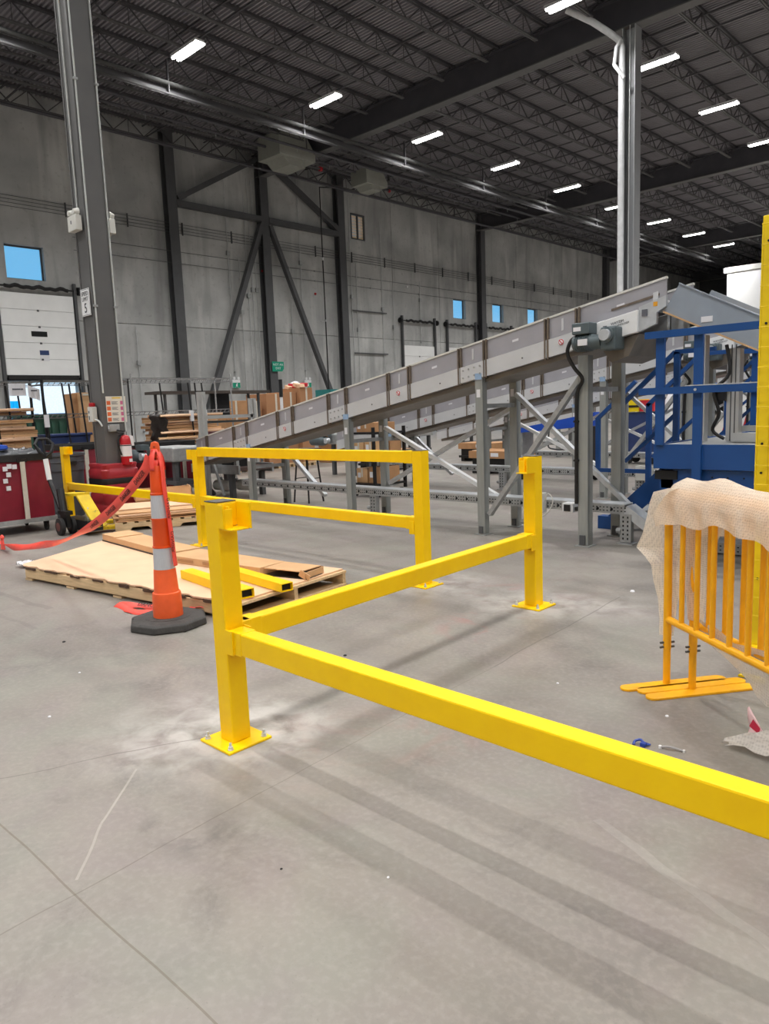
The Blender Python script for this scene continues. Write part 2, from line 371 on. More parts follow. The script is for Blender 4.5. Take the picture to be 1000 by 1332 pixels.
YS = [-20, -15.6, -11.2, -6.8, -2.4, 2, 5.4, 9.65, 13.9, 18.05, 23, 28.05, 32.3, 36.5, 40.6, 45, 49.4, 53.5, 57.7, 62, 66.5, 71, 74.8, 78]
WIN = [(10.97, 12.42, 6.93, 8.2), (37.86, 39.16, 7.06, 8.28), (42.1, 43.4, 7.06, 8.28), (46.4, 47.7, 7.06, 8.28), (29.1, 30.15, 10.75, 12.1)]
DOORS = [(10.6, 13.3), (33.0, 35.7), (37.2, 39.9), (41.3, 44.0), (45.6, 48.3)]
HOLES = WIN+[(a, b, -1, 3.1) for a, b in DOORS]
def pierced(y0, y1, z0, z1, x0, x1, g=0.0):
    m = MB(); y0 += g; y1 -= g; z0 += g; z1 -= g
    ys = sorted({y0, y1}|{min(max(v, y0), y1) for h in HOLES for v in h[:2]}); zs = sorted({z0, z1}|{min(max(v, z0), z1) for h in HOLES for v in h[2:]})
    def solid(i, j):
        if i < 0 or j < 0 or i >= len(ys)-1 or j >= len(zs)-1: return False
        a, b = (ys[i]+ys[i+1])/2, (zs[j]+zs[j+1])/2
        return not any(h[0] < a < h[1] and h[2] < b < h[3] for h in HOLES)
    for i in range(len(ys)-1):
        for j in range(len(zs)-1):
            if not solid(i, j): continue
            a, b, c, d = ys[i], ys[i+1], zs[j], zs[j+1]
            m.add([(x1, a, c), (x1, b, c), (x1, b, d), (x1, a, d)], [(0, 1, 2, 3)]); m.add([(x0, a, c), (x0, b, c), (x0, b, d), (x0, a, d)], [(3, 2, 1, 0)])
            if not solid(i-1, j): m.add([(x0, a, c), (x1, a, c), (x1, a, d), (x0, a, d)], [(0, 1, 2, 3)])
            if not solid(i+1, j): m.add([(x0, b, c), (x1, b, c), (x1, b, d), (x0, b, d)], [(3, 2, 1, 0)])
            if not solid(i, j-1): m.add([(x0, a, c), (x1, a, c), (x1, b, c), (x0, b, c)], [(3, 2, 1, 0)])
            if not solid(i, j+1): m.add([(x0, a, d), (x1, a, d), (x1, b, d), (x0, b, d)], [(0, 1, 2, 3)])
    return m
wl = pierced(-20, 78, 0, 14.2, -30.3, -30.14).build('wall_left', CONC); tag(wl, 'long grey precast concrete dock wall with high windows and dock doors', 'wall', kind='structure')
for a, b in zip(YS[:-1], YS[1:]):
    for c, d in ((0, 5.5), (5.5, 14.2)):
        pierced(a, b, c, d, -30.14, -30.0, .012).build('concrete_panel', CONC, wl)
for nm, bx, lb in (('wall_right', (25, 25.3, -20, 78, 0, 14.2), 'plain grey concrete wall on the right, out of view'), ('wall_front', (-30.3, 25.3, -20.3, -20, 0, 14.2), 'plain grey concrete wall behind the camera'),
                   ('wall_back', (-30.3, 25.3, 78, 78.3, 0, 14.2), 'dark far end wall of the warehouse')):
    tag(MB().box(*bx).build(nm, DARKST if nm == 'wall_back' else CONC), lb, 'wall', kind='structure')
# white clad block standing before the far end wall
t = thing('white_enclosure', 'tall white clad enclosure at the far right end of the hall', 'enclosure', (-10, 64, 0))
for k in range(8):
    MB().box(-21.75+k*3.6, -18.18+k*3.6, 62.0, 62.1, 0, 11.1).build('cladding_panel', mat('white_cladding', (250, 250, 250), .5, var=.01), t, w=True)
MB().box(-21.75, 7, 62.1, 77.9, 0, 11.05).build('core', WHITE, t, w=True); MB().box(-22.0, 7, 61.92, 62.2, 11.05, 11.45).build('coping', OFFW, t, w=True)
# corrugated roof deck
m = MB(); pts = []; y = -20
while y < 78:
    pts += [(y, 13.80), (y+.05, 13.80), (y+.065, 13.87), (y+.135, 13.87)]; y += .15
pts.append((78, 13.8)); N = len(pts)
m.add([(-30, a, b) for a, b in pts]+[(25, a, b) for a, b in pts], [(i, i+1, N+i+1, N+i) for i in range(N-1)])
m.box(-30.3, 25.3, -20.3, 78.3, 14.0, 14.2)
tag(m.build('ceiling', DECK), 'dark grey corrugated steel roof deck', 'ceiling', kind='structure')

# windows
for i, (a, b, c, d) in enumerate(WIN):
    if i == 4: continue
    f = MB()
    for q in ((a, b, c, c+.05), (a, b, d-.05, d), (a, a+.05, c+.05, d-.05), (b-.05, b, c+.05, d-.05)): f.box(-30.28, -30.2, q[0], q[1], q[2], q[3])
    o = f.build('window_%d' % (i+1), DARKST)
    tag(o, ['square blue window high above the nearest dock door', 'first small blue window right of centre above the conveyors', 'middle small blue window, just right of the wall column', 'last small blue window, nearest the conveyor edge'][i], 'window', kind='structure')
    MB().box(-30.25, -30.24, a+.04, b-.04, c+.04, d-.04).build('pane', GLASS, o)
a, b, c, d = WIN[4]
o = MB(); 
for q in ((a, b, c, c+.06), (a, b, d-.06, d), (a, a+.06, c+.06, d-.06), (b-.06, b, c+.06, d-.06), ((a+b)/2-.03, (a+b)/2+.03, c+.06, d-.06)): o.box(-30.12, -29.97, *q)
o = tag(o.build('window_5', DARKST), 'small framed vent window with pale frosted slats high on the wall', 'window', kind='structure')
for h in range(2):
    y0 = a+.07 if h == 0 else (a+b)/2+.04
    for k in range(8):
        z0 = c+.07+k*.152
        MB().box(-30.09, -30.07, y0, y0+.42, z0, z0+.135).build('slat', FROST, o)

# dock doors: raised panels, tracks, shaft
DL = ['raised white sectional dock door at far left with a slot window', 'white dock door left of the first small window', 'white dock door under the first small window', 'white dock door under the middle small window', 'white dock door under the last small window']
for i, (a, b) in enumerate(DOORS):
    zb = 3.3 if i == 0 else 2.1
    o = tag(MB().box(-29.99, -29.96, a-.12, b+.12, 3.1, 3.22).build('door_%d' % (i+1), BLACKR), DL[i], 'door', kind='structure')
    for k in range(5):
        z0 = zb+k*.62
        pn = MB().box(-29.93, -29.87, a-.05, b+.05, z0+.006, z0+.614).build('door_section', DOORW, o, bevel=.008)
        if k in (0, 1, 2, 3):
            MB().box(-29.87, -29.85, (a+b)/2-.06, (a+b)/2+.02, z0+.57, z0+.64).build('hinge', DARKST, pn)
        if k == 2:
            MB().box(-29.87, -29.86, a+1.0, a+1.6, z0+.24, z0+.44).build('slot_window', DARK, pn)
        if k == 1 and i == 0:
            MB().box(-29.87, -29.86, a+1.25, a+1.6, z0+.16, z0+.34).build('sticker', BLUED, pn); MB().box(-29.87, -29.86, a+1.25, a+1.6, z0-.06, z0+.14).build('notice', PAPER, pn)
    MB().box(-29.93, -29.86, a, b, zb-.16, zb).build('bottom_seal', BLACKR, o)
    for y in (a-.14, b+.14):
        MB().box(-29.96, -29.8, y-.05, y+.05, 0, 6.9).build('track', DARKST, o)
    MB().tube([(-29.85, a-.4, 6.62), (-29.85, b+.4, 6.62)], .035).build('shaft', BLACK, o)
    hs = MB(); n = 24
    hs.tube([(-29.8, a+.15+(b-a-.3)*k/n, 6.62-.05*math.sin(k*1.1)*math.sin(k*.37)) for k in range(n+1)], .07, 8).build('spring', BLACKR, o, smooth=True)
    for y in (a-.3, b+.3): MB().lathe([(.16, -.06), (.16, .06)], (-29.85, y, 6.62), 14, 'Y').build('drum', BLACK, o)

# outside world seen through openings
tag(MB().box(-160, -30.5, -80, 160, -1.3, -1.2).build('yard', mat('outside_asphalt', (150, 152, 154), .8)), 'pale asphalt yard outside the dock doors', 'yard', kind='structure')
t = thing('far_building', 'pale white building across the yard, seen through the open dock door', 'building', (-75, 25, -1.2))
MB().box(-82, -75, 8, 48, -1.2, 5.2).build('wall', mat('outside_white_cladding', (236, 242, 246), .5), t, w=True)
for k in range(5): MB().box(-74.99, -74.9, 27+k*3, 29+k*3, .3, 2.3).build('window', mat('outside_blue_glass', (90, 130, 170), .2), t, w=True)
t = thing('cyan_container', 'bright cyan container in the yard beyond the dock door', 'container', (-59, 20.4, -1.2))
MB().box(-60.5, -58, 19.9, 21.2, -1.1, 3.1).build('shell', mat('outside_cyan_paint', (0, 170, 240), .4), t, w=True)
for k in range(5): MB().box(-58, -57.94, 19.95+k*.25, 20.08+k*.25, -1.0, 3.0).build('rib', MATS['outside_cyan_paint'], t, w=True)

# steel on the dock wall
def hbeam(z0, z1, x, y, dx, dy, t=.03):   # W section standing along z, flanges at +-x
    return MB().box(x-dx/2, x-dx/2+t, y-dy/2, y+dy/2, z0, z1).box(x+dx/2-t, x+dx/2, y-dy/2, y+dy/2, z0, z1).box(x-dx/2+t, x+dx/2-t, y-t/2, y+t/2, z0, z1)
PL = [(18.0, 'dark grey wall column left of the braced bay'), (23.0, 'dark grey wall column in the middle of the braced bay, with a green sign'), (28.05, 'dark grey wall column right of the braced bay'),
      (40.6, 'dark grey wall column between the small blue windows'), (57.7, 'dark grey wall column near the far end of the dock wall')]
for y, lb in PL:
    t = thing('wall_column', lb, 'column', (-29.78, y, 0), group='steel columns against the dock wall')
    hbeam(0, 13.66, 0, 0, .4, .46).build('shaft', DARKST, t); MB().box(-.2, .3, -.3, .3, 0, .03).build('base_plate', DARKST, t)
    MB().box(-.25, .25, -.32, .32, 13.66, 13.69).build('cap_plate', DARKST, t)
for nm, p, q, w, h, lb in (('brace_beam', (-29.7, 18.23, 10.75), (-29.7, 22.77, 10.75), .25, .3, 'horizontal steel strut in the left half of the braced bay'),
    ('brace_beam', (-29.7, 23.23, 10.75), (-29.7, 27.82, 10.75), .25, .3, 'horizontal steel strut in the right half of the braced bay'),
    ('diagonal_brace', (-29.65, 18.3, 10.95), (-29.65, 22.7, 13.45), .22, .26, 'upper diagonal brace rising right to the middle wall column'),
    ('diagonal_brace', (-29.65, 27.8, 10.95), (-29.65, 23.4, 13.45), .22, .26, 'upper diagonal brace falling right from the middle wall column'),
    ('diagonal_brace', (-29.6, 18.5, .3), (-29.6, 22.75, 10.5), .24, .26, 'long lower diagonal brace leaning up to the middle wall column from the left'),
    ('diagonal_brace', (-29.6, 27.7, .3), (-29.6, 23.25, 10.5), .2, .24, 'long lower diagonal brace leaning up to the middle wall column from the right')):
    o = MB().beam(p, q, w, h, (1, 0, 0)).build(nm, DARKST); tag(o, lb, 'brace')
    d = (Vector(q)-Vector(p)).normalized()
    MB().beam(Vector(p)-d*.02+Vector((.13, 0, 0)), Vector(p)+d*.4+Vector((.13, 0, 0)), .26, .02, (1, 0, 0)).build('gusset_plate', DARKST, o)

# roof girders
GL = {5.4: 'dark roof girder over the nearest column, out of view', 23.0: 'deep dark roof girder crossing the top of the view on the pale column', 40.5: 'second dark roof girder behind the pale column', 58.0: 'third dark roof girder near the far lights', 75.5: 'farthest dark roof girder before the end wall'}
for y, lb in GL.items():
    t = thing('roof_girder', lb, 'girder', (-3, y, 12.7), group='steel roof girders')
    MB().box(-29.9, 24.9, y-.2, y+.2, 12.7, 12.74).build('bottom_flange', mat('girder_flange_pale', (98, 97, 97), .5), t, w=True)  # bottom flange a paler grey than web and top flange
    MB().box(-29.9, 24.9, y-.012, y+.012, 12.74, 13.64).build('web', GIRD, t, w=True)
    MB().box(-29.9, 24.9, y-.2, y+.2, 13.64, 13.68).build('top_flange', GIRD, t, w=True)
# bar joists: one built, the rest copied
def joist(span):
    t = thing('bar_joist', 'dark open web steel joist under the roof deck', 'joist', (0, 0, 13.1), group='bar joists under the roof deck')
    MB().box(-.07, -.012, .12, span-.12, .6, .69).box(.012, .07, .12, span-.12, .6, .69).build('top_chord', ROOFST, t)
    MB().box(-.06, -.012, .75, span-.75, 0, .05).box(.012, .06, .75, span-.75, 0, .05).build('bottom_chord', mat('joist_chord_lit_grey', (92, 91, 92), .5), t)  # bottom chord coloured paler than the rest to imitate light catching it
    m = MB(); n = 12; L = (span-1.7)/n; y = .85
    for k in range(n):
        m.beam((0, y, .03), (0, y+L/2, .62), .035, .035); m.beam((0, y+L/2, .62), (0, y+L, .03), .035, .035); m.beam((0, y+L/2, .05), (0, y+L/2, .62), .02, .02); y += L
    m.beam((0, .3, .62), (0, .85, .03), .03, .03); m.beam((0, span-.3, .62), (0, span-.85, .03), .03, .03)
    m.build('web', ROOFST, t)
    MB().box(-.06, .06, -.08, .14, .58, .66).box(-.06, .06, span-.14, span+.08, .58, .66).build('seat', ROOFST, t); return t
BAYS = [(5.4, 23.0), (23.0, 40.5), (40.5, 58.0), (58.0, 75.5)]
BN = ['in the bay nearest the camera', 'in the bay behind the pale column', 'in the third bay from the camera', 'in the farthest bay']
j0 = None
for bi, (a, b) in enumerate(BAYS):
    proto = None
    for k in range(17):
        x = -29.55+1.95*k
        lb = 'dark open web steel joist under the roof deck ' + BN[bi]
        if proto is None:
            proto = joist(b-a); proto.location = (x, a, 13.1); proto['label'] = lb
        else: dup(proto, (x, a, 13.1), label=lb)
    for fr in (.17, .34, .5, .66, .83):
        y = a+(b-a)*fr
        for zz, wd in ((13.17, 'low'), (13.66, 'high')):
            o = MB().box(-29.9, 3, y-.025, y+.025, zz, zz+.045).build('bridging_bar', ROOFST)
            tag(o, 'thin dark %s bridging bar tying the joists together %s' % (wd, BN[bi]), 'bar', 'joist bridging bars')
# hall columns
t = thing('hall_column', 'tall grey steel column at left with the speed limit sign', 'column', (-11.2, 5.4, 0))
MB().box(-.185, -.155, -.185, .185, .03, 12.7).box(.155, .185, -.185, .185, .03, 12.7).box(-.155, .155, -.172, .172, .03, 12.7).build('shaft', COLM, t); MB().box(-.3, .3, -.3, .3, 0, .03).build('base_plate', COLM, t)
CONDM = mat('white_conduit', (196, 200, 198), .4)
MB().tube([(.2, -.15, 1.9), (.2, -.15, 12.7)], .014, 8).build('conduit', CONDM, t)
MB().tube([(.2, .165, 1.3), (.2, .165, 12.7)], .014, 8).build('conduit', CONDM, t)
MB().tube([(-.02, -.19, 4.55), (-.02, -.19, 12.7)], .014, 8).build('conduit', CONDM, t)
for z in (3.2, 6.4, 9.6):
    for y in (-.15, .165): MB().box(.185, .225, y-.03, y+.03, z-.015, z+.015).build('conduit_clip', GALV, t)
t = thing('hall_column', 'pale grey steel column above the conveyors with a white pipe', 'column', (-11.05, 23.0, 0))
PALEC = mat('pale_column_paint', (150, 152, 154), .45, var=.05, scale=2)
hbeam(.03, 12.7, 0, 0, .42, .42, .03).build('shaft', PALEC, t); MB().box(-.3, .3, -.3, .3, 0, .03).build('base_plate', PALEC, t)
MB().tube([(.05, -.235, .1), (.05, -.235, 12.7)], .014, 6).build('conduit', CONDM, t)
o = MB().tube([(-11.22, 22.68, .05), (-11.22, 22.68, 12.1), (-11.3, 22.64, 12.35), (-11.55, 22.5, 12.6), (-12.0, 22.3, 13.0), (-12.6, 21.8, 13.4)], .1, 12)
tag(o.build('drain_pipe', mat('white_drain_pipe', (222, 224, 226), .4), smooth=True), 'white drain pipe running up the left side of the pale column', 'pipe')
o = MB().tube([(-11.1, 22.6, 11.2), (-11.35, 22.45, 11.6), (-11.3, 22.5, 12.1), (-11.2, 22.62, 12.3)], .06, 10)
tag(o.build('branch_pipe', MATS['white_drain_pipe'], smooth=True), 'short white branch pipe looping beside the top of the drain pipe', 'pipe')

# high-bay lamps (each with its own light)
lampd = bpy.data.lights.new('lamp_light', 'AREA'); lampd.shape = 'RECTANGLE'; lampd.size = 1.4; lampd.size_y = .28; lampd.energy = LAMP_W; lampd.spread = math.radians(142); lampd.color = (1.0, .99, .975)
def lamp():
    t = thing('high_bay_lamp', 'x', 'lamp', (0, 0, 12.95), group='lit linear lamps under the roof')
    MB().box(-.74, .74, -.17, .17, .06, .12).add([(-.74, -.17, .06), (.74, -.17, .06), (.74, -.2, 0), (-.74, -.2, 0)], [(0, 1, 2, 3)]).add([(-.74, .17, .06), (.74, .17, .06), (.74, .2, 0), (-.74, .2, 0)], [(3, 2, 1, 0)]).build('housing', WHITE, t)
    for y in (-.09, .09): MB().tube([(-.71, y, .02), (.71, y, .02)], .05, 8).build('tube', TUBE, t)
    for x in (-.55, .55): MB().tube([(x, 0, .12), (x, 0, .2)], .006, 5).build('hanger', GALV, t)
    l = bpy.data.objects.new('light', lampd); COL.objects.link(l); l.parent = t; l.location = (0, 0, -.05); return t
proto = None
for ri, (x, yo) in enumerate(((-21.62, 8.25), (-11.85, 9.0), (-2.1, 7.15), (7.7, 7.15), (17.5, 7.15))):
    for k in range(-5, 12):
        y = yo+5.83*k
        if y < -18 or y > 66.5: continue
        if ri == 4 and k > 4: continue
        if ri == 3 and k > 10: continue
        vis = (ri == 0 and k >= 1) or (ri == 1 and k >= 2)
        lb = ['lit linear lamp in the left row, number %s from the front' % ['one', 'two', 'three', 'four', 'five', 'six', 'seven', 'eight', 'nine', 'ten', 'eleven'][k-1] if (ri == 0 and k >= 1) else '',
              'lit linear lamp in the right row, %s' % {2: 'cut by the top edge of the view', 3: 'the large one right of the pale column', 4: 'second right of the pale column', 5: 'at the right edge above the yellow post'}.get(k, 'far back behind the yellow post') if (ri == 1 and k >= 2) else ''][ri] if ri < 2 and vis else 'lit linear lamp overhead, outside the view'
        if proto is None: proto = lamp(); proto.location = (x, y, 12.95); proto['label'] = lb
        else: dup(proto, (x, y, 12.95), label=lb)

# services under the roof and along the wall
t = thing('cable_tray', 'long pale overhead service tray running parallel to the left lamp row', 'tray', (-23, 38, 12.3))
PALEP = mat('pale_service_pipe', (84, 84, 84), .9, spec=.1)
MB().tube([(-23.0, 6, 12.47), (-23.0, 65, 12.47)], .075, 10).build('upper_pipe', PALEP, t, w=True)
MB().tube([(-22.95, 6, 12.12), (-22.95, 65, 12.12)], .04, 8).build('lower_pipe', PALEP, t, w=True)
MB().box(-23.16, -23.12, 6, 64.5, 12.14, 12.42).build('dark_duct', ROOFST, t, w=True)
for k in range(10): MB().box(-23.03, -22.93, 8.3+5.83*k, 8.34+5.83*k, 12.1, 13.2).build('hanger', ROOFST, t, w=True)
for x, z, lb in ((-25.2, 12.6, 'dark sprinkler main near the dock wall, nearest the lamps'), (-26.6, 12.85, 'dark sprinkler main in the middle near the dock wall'), (-28.3, 12.55, 'dark sprinkler main closest to the dock wall')):
    o = tag(MB().tube([(x, 4, z), (x, 74, z)], .06, 8).build('sprinkler_pipe', GIRD), lb, 'pipe')
    h = MB()
    for k in range(22): h.tube([(x, 6+3.1*k, z), (x, 6+3.1*k, z-.2)], .015, 5)
    h.build('sprinkler_head', GALV, o, kind='stuff')
    for k in range(5): MB().box(x-.02, x+.02, 8+14*k, 8.04+14*k, z, 13.2).build('hanger', ROOFST, o)
def heater(name, lb, x, y, z, s=1.0):
    t = thing(name, lb, 'heater', (x, y, z)); t.scale = (s, s, s)
    MB().prism([(-1.0, 0), (1.0, 0), (1.0, .35), (.55, .95), (-1.0, .95)], -.75, .75, 'X').build('cabinet', BEIGE, t, bevel=.02)
    MB().prism([(-.7, 0), (.35, 0), (.5, -.28), (-.35, -.28)], -.6, .6, 'X').build('outlet', BEIGE, t)
    MB().tube([(.4, 1.0, .55), (.4, 1.5, .55), (.4, 1.5, 1.2)], .09, 8).build('flue_pipe', PALEP, t)
    MB().tube([(0, 1.0, .12), (0, 1.9, .12)], .05, 8).build('gas_pipe', DARKST, t)
    MB().lathe([(.1, -.06), (.1, .06)], (0, 1.95, .12), 10, 'Y').build('valve', BRICKR, t)
    for y2 in (-.7, .7):
        for x2 in (-.5, .5): MB().tube([(x2, y2*.6, .93), (x2, y2*.6, 1.25)], .012, 5).build('hanger', DARKST, t)
heater('unit_heater', 'beige unit heater box hung under the roof, left of the second', -26.4, 21.9, 12.35)
heater('unit_heater', 'beige unit heater box hung under the roof, right of the first', -26.4, 27.0, 12.22, .72)
t = thing('wall_conduits', 'bundle of thin horizontal conduits running along the concrete wall', 'conduit', (-29.9, 35, 9.8))
for k in range(4):
    z = 9.55+.13*k
    MB().tube([(-29.93, 2, z), (-29.93, 76, z)], .014, 6).build('conduit', mat('wall_conduit_grey', (104, 105, 106), .5), t, w=True)
for k in range(28): MB().box(-29.97, -29.9, 3+2.6*k, 3.035+2.6*k, 9.48, 10.02).build('strut', DARKST, t, w=True)
for y, z0, z1, lb in ((20.95, 3.1, 13.1, 'thin vertical conduit down to the left exit sign'), (25.35, 3.2, 13.1, 'thin vertical conduit down to the right exit sign'), (28.9, .5, 13.0, 'thin vertical conduit beside the right braced bay column'),
                      (29.3, .5, 9.5, 'thin vertical conduit below the vent window'), (31.3, .5, 12, 'tall vertical conduit right of the vent window'), (32.2, 2, 8.6, 'short vertical conduit left of the second dock door'),
                      (16.0, .5, 5.4, 'vertical conduit left of the braced bay at shelf height'), (22.0, .5, 12, 'vertical conduit left of the green sign column'), (22.25, .5, 12.6, 'second vertical conduit left of the green sign column'), (22.5, .5, 12.6, 'vertical conduit closest to the left of the green sign column'), (21.55, 2, 8.9, 'short vertical conduit behind the left lower brace'), (24.6, .6, 8.8, 'vertical conduit behind the right lower brace'), (28.55, .5, 13, 'vertical conduit hugging the right braced bay column'), (34.6, 5, 9, 'short vertical conduit above the second dock door')):
    o = tag(MB().tube([(-29.93, y, z0), (-29.93, y, z1)], .02, 6).build('wall_conduit', mat('pale_wall_conduit', (190, 192, 192), .5)), lb, 'conduit')
    MB().box(-29.96, -29.86, y-.09, y+.09, (z0+z1)/2+.8, (z0+z1)/2+1.0).build('junction_box', GALV, o)
    MB().box(-29.97, -29.88, y-.05, y+.05, z0+.4, z0+.44).build('conduit_clip', GALV, o)
for z, lb in ((8.75, 'upper thin horizontal pipe along the wall below the conduit bundle'), (8.25, 'lower thin horizontal pipe along the wall below the conduit bundle')):
    o = tag(MB().tube([(-29.95, 13.6, z), (-29.95, 70, z)], .013, 6).build('wall_pipe', MATS['wall_conduit_grey']), lb, 'pipe')
    for k in range(14): MB().box(-29.99, -29.93, 14+4.1*k, 14.06+4.1*k, z-.03, z+.03).build('pipe_clip', GALV, o)
for i, z in enumerate((4.6, 6.9)):
    tag(MB().box(-29.96, -29.88, 28.9, 31.6, z, z+.06).build('wall_strut', DARKST), 'short dark horizontal strut on the wall below the vent window, %s one' % ['lower', 'upper'][i], 'strut')
o = tag(MB().tube([(-28.3, 26.4, 12.55), (-28.6, 25.7, 12.5), (-28.6, 25.7, .05)], .035, 8).build('drop_pipe', BLACK), 'black drop pipe hanging down in front of the braced bay', 'pipe')
MB().lathe([(.05, 0), (.05, .14)], (-28.6, 25.7, 9.0), 8).build('coupling', WHITE, o); MB().lathe([(.05, 0), (.05, .1)], (-28.6, 25.7, 6.0), 8).build('coupling', GALV, o)
MB().tube([(-28.6, 25.7, 6.0), (-28.6, 25.4, 6.0)], .02, 6).build('tee', GALV, o)
for y, lb in ((20.91, 'green running man exit sign on the wall, left one'), (25.39, 'green running man exit sign on the wall, right one')):
    t = thing('exit_sign', lb, 'sign', (-29.9, y, 2.95))
    MB().box(-.05, .05, -.22, .22, -.2, .2).build('housing', WHITE, t, bevel=.01)
    MB().box(.05, .056, -.21, .21, -.19, .06).build('face', SIGNG, t)
    MB().box(.056, .06, -.03, .05, -.12, -.02).lathe([(.03, 0), (.03, .004)], (.056, .03, .01), 8, 'X').beam((.058, -.02, -.12), (.058, -.08, -.17), .004, .03, (1, 0, 0)).beam((.058, .03, -.12), (.058, .08, -.17), .004, .03, (1, 0, 0)).build('running_figure', WHITE, t)
    for s in (-.12, .12): MB().lathe([(.06, 0), (.07, .05)], (.03, s, .27), 10, 'X').build('lamp_head', WHITE, t)
t = thing('green_sign', 'small green notice with white letters on the middle wall column', 'sign', (-29.5, 23.2, 3.78))
MB().prism([(-.36, -.24), (.24, -.24), (.36, -.1), (.36, .24), (-.36, .24)], 0, .01, 'X').build('plate', SIGNG, t)
for z, s in ((.09, 'NOT AN'), (-.09, 'EXIT')): text(s, .16, frame((.013, 0, z), (0, 1, 0), (0, 0, 1)), WHITE, t, w=False)
for y, z in ((22.9, 8.4), (26.3, 7.6), (33.5, 8.6)):
    o = tag(MB().lathe([(.07, 0), (.05, .05)], (-29.98, y, z), 10, 'X').build('alarm_horn', REDX if y < 30 else WHITE), {22.9: 'tiny red alarm device on the wall left of the middle wall column', 26.3: 'tiny red alarm device on the wall right of the middle wall column', 33.5: 'tiny white alarm device on the wall above the second dock door'}[y], 'alarm')
# ------------------------------------------------------------------ yellow guard rails
def post(label, x, y, rot, bracket=True, sleeve=True, z_top=1.125):
    t = thing('guard_post', label, 'post', (x, y, 0), rot, group='yellow guard rail posts')
    MB().box(-.05, .05, -.05, .05, .012, z_top-.004).build('shaft', YEL, t, bevel=.006)
    MB().box(-.05, .05, -.05, .05, z_top-.004, z_top).build('top_cap', mat('grey_post_cap', (92, 88, 80), .5), t)
    p = MB().box(-.118, .118, -.118, .118, 0, .012).build('base_plate', YEL, t, bevel=.003)
    for sx in (-1, 1):
        for sy in (-1, 1):
            MB().lathe([(.014, .012), (.014, .016), (.011, .017), (.011, .028), (.006, .029), (.006, .045)], (sx*.092, sy*.092, 0), 8).build('anchor_bolt', GALVL, t)
    if bracket:   # open U saddle at the top, on the local +x face
        MB().box(.05, .098, -.055, -.047, z_top-.115, z_top-.012).box(.05, .155, .047, .055, z_top-.12, z_top-.005).box(.05, .145, -.047, .047, z_top-.122, z_top-.115).box(.05, .056, -.047, .047, z_top-.11, z_top-.01).box(.092, .098, -.047, -.005, z_top-.115, z_top-.03).box(.05, .09, -.02, -.013, z_top-.115, z_top-.02).build('saddle_bracket', YEL, t, bevel=.002)
    if sleeve:
        MB().box(.05, .105, -.055, -.046, .44, .552).box(.05, .105, .046, .055, .44, .552).box(.05, .105, -.046, .046, .44, .447).build('rail_sleeve', YEL, t, bevel=.002)
    return t
RB = math.atan2(2.78, -.16)-math.pi/2
near = post('yellow guard post nearest the camera, with an empty saddle bracket', -2.79, 1.825, 0)
MB().box(-.045, .045, .05, .1, .455, .565).build('rail_sleeve', YEL, near, bevel=.002)
far = post('yellow guard post standing furthest right, with an empty saddle bracket', -2.945, 4.60, -math.pi/2)
pA = post('yellow guard post at the right end of the two-bar railing', -4.045, 4.62, math.pi, bracket=False, z_top=1.15)
pM = post('yellow guard post in the middle, behind the orange cone', -7.45, 4.62, math.pi)
pL = post('yellow guard post at far left beside the pallet jack', -11.10, 4.62, 0)
def rail(label, p, q, w=.08, h=.1):
    p, q = Vector(p), Vector(q); c = (p+q)/2; L = (q-p).length
    t = thing('guard_rail', label, 'rail', tuple(c), math.atan2(q.y-p.y, q.x-p.x), group='yellow guard rail bars')
    MB().box(-L/2, L/2, -w/2, w/2, -h/2, h/2).build('bar', YEL, t, bevel=.007)
    for s in (-1, 1): MB().box(s*(L/2-.1), s*(L/2-.004), -w/2-.003, w/2+.003, -h/2-.003, h/2+.003).build('end_sleeve', YEL, t, bevel=.003)
    return t
rail('yellow bar running across the foreground to the lower right', (-2.735, 1.822, .496), (.55, 1.822, .496))
rail('yellow bar joining the nearest post to the furthest right post', (-2.795, 1.885, .512), (-2.94, 4.54, .512))
rail('yellow top bar of the two-bar railing', (-7.40, 4.62, 1.092), (-4.095, 4.62, 1.092))
rail('yellow lower bar of the two-bar railing', (-7.40, 4.62, .532), (-4.095, 4.62, .532))
rail('yellow bar behind the orange cone, running to the far left post', (-11.05, 4.62, .532), (-7.50, 4.62, .532))

# ------------------------------------------------------------------ cone with tape
cx, cy = -4.79, 2.63
t = thing('traffic_cone', 'tall orange delineator cone with two silver bands on a black rubber base', 'cone', (cx, cy, 0))
MB().lathe([(.27, 0), (.285, .006), (.28, .05), (.262, .06), (.19, .066), (.12, .066)], n=8).move(Matrix.Rotation(math.radians(-6.3), 4, 'Z')).build('rubber_base', RUBB, t, bevel=.006)
MB().lathe([(.165, .06), (.165, .068), (.12, .07)], n=24).build('base_collar', RUBB, t)
MB().lathe([(.104, .05), (.106, .07), (.102, .225), (.099, .245), (.09, .25), (.087, .26), (.078, .41), (.076, .418), (.073, .42)], n=24).build('lower_body', ORAN, t, smooth=True)
for a, b, z0, z1 in ((.0745, .069, .42, .575), (.0625, .0565, .79, .955)):
    MB().lathe([(a+.001, z0), (b+.001, z1)], n=24).build('reflective_band', REFL, t, smooth=True)
MB().lathe([(.073, .575), (.0725, .585), (.067, .588), (.063, .77), (.0665, .778), (.0665, .788), (.063, .79)], n=24).build('middle_body', ORAND, t, smooth=True)
MB().lathe([(.059, .955), (.0605, .96), (.0605, .968), (.055, .972), (.049, 1.16), (.046, 1.165)], n=24).build('upper_body', ORAND, t, smooth=True)
MB().prism([(-.03, 1.16), (.03, 1.16), (.032, 1.29), (.024, 1.325), (0, 1.335), (-.024, 1.325), (-.032, 1.29)], -.016, .016, 'Y').move(Matrix.Rotation(.75, 4, 'Z')).build('top_handle', ORAN, t, bevel=.006)
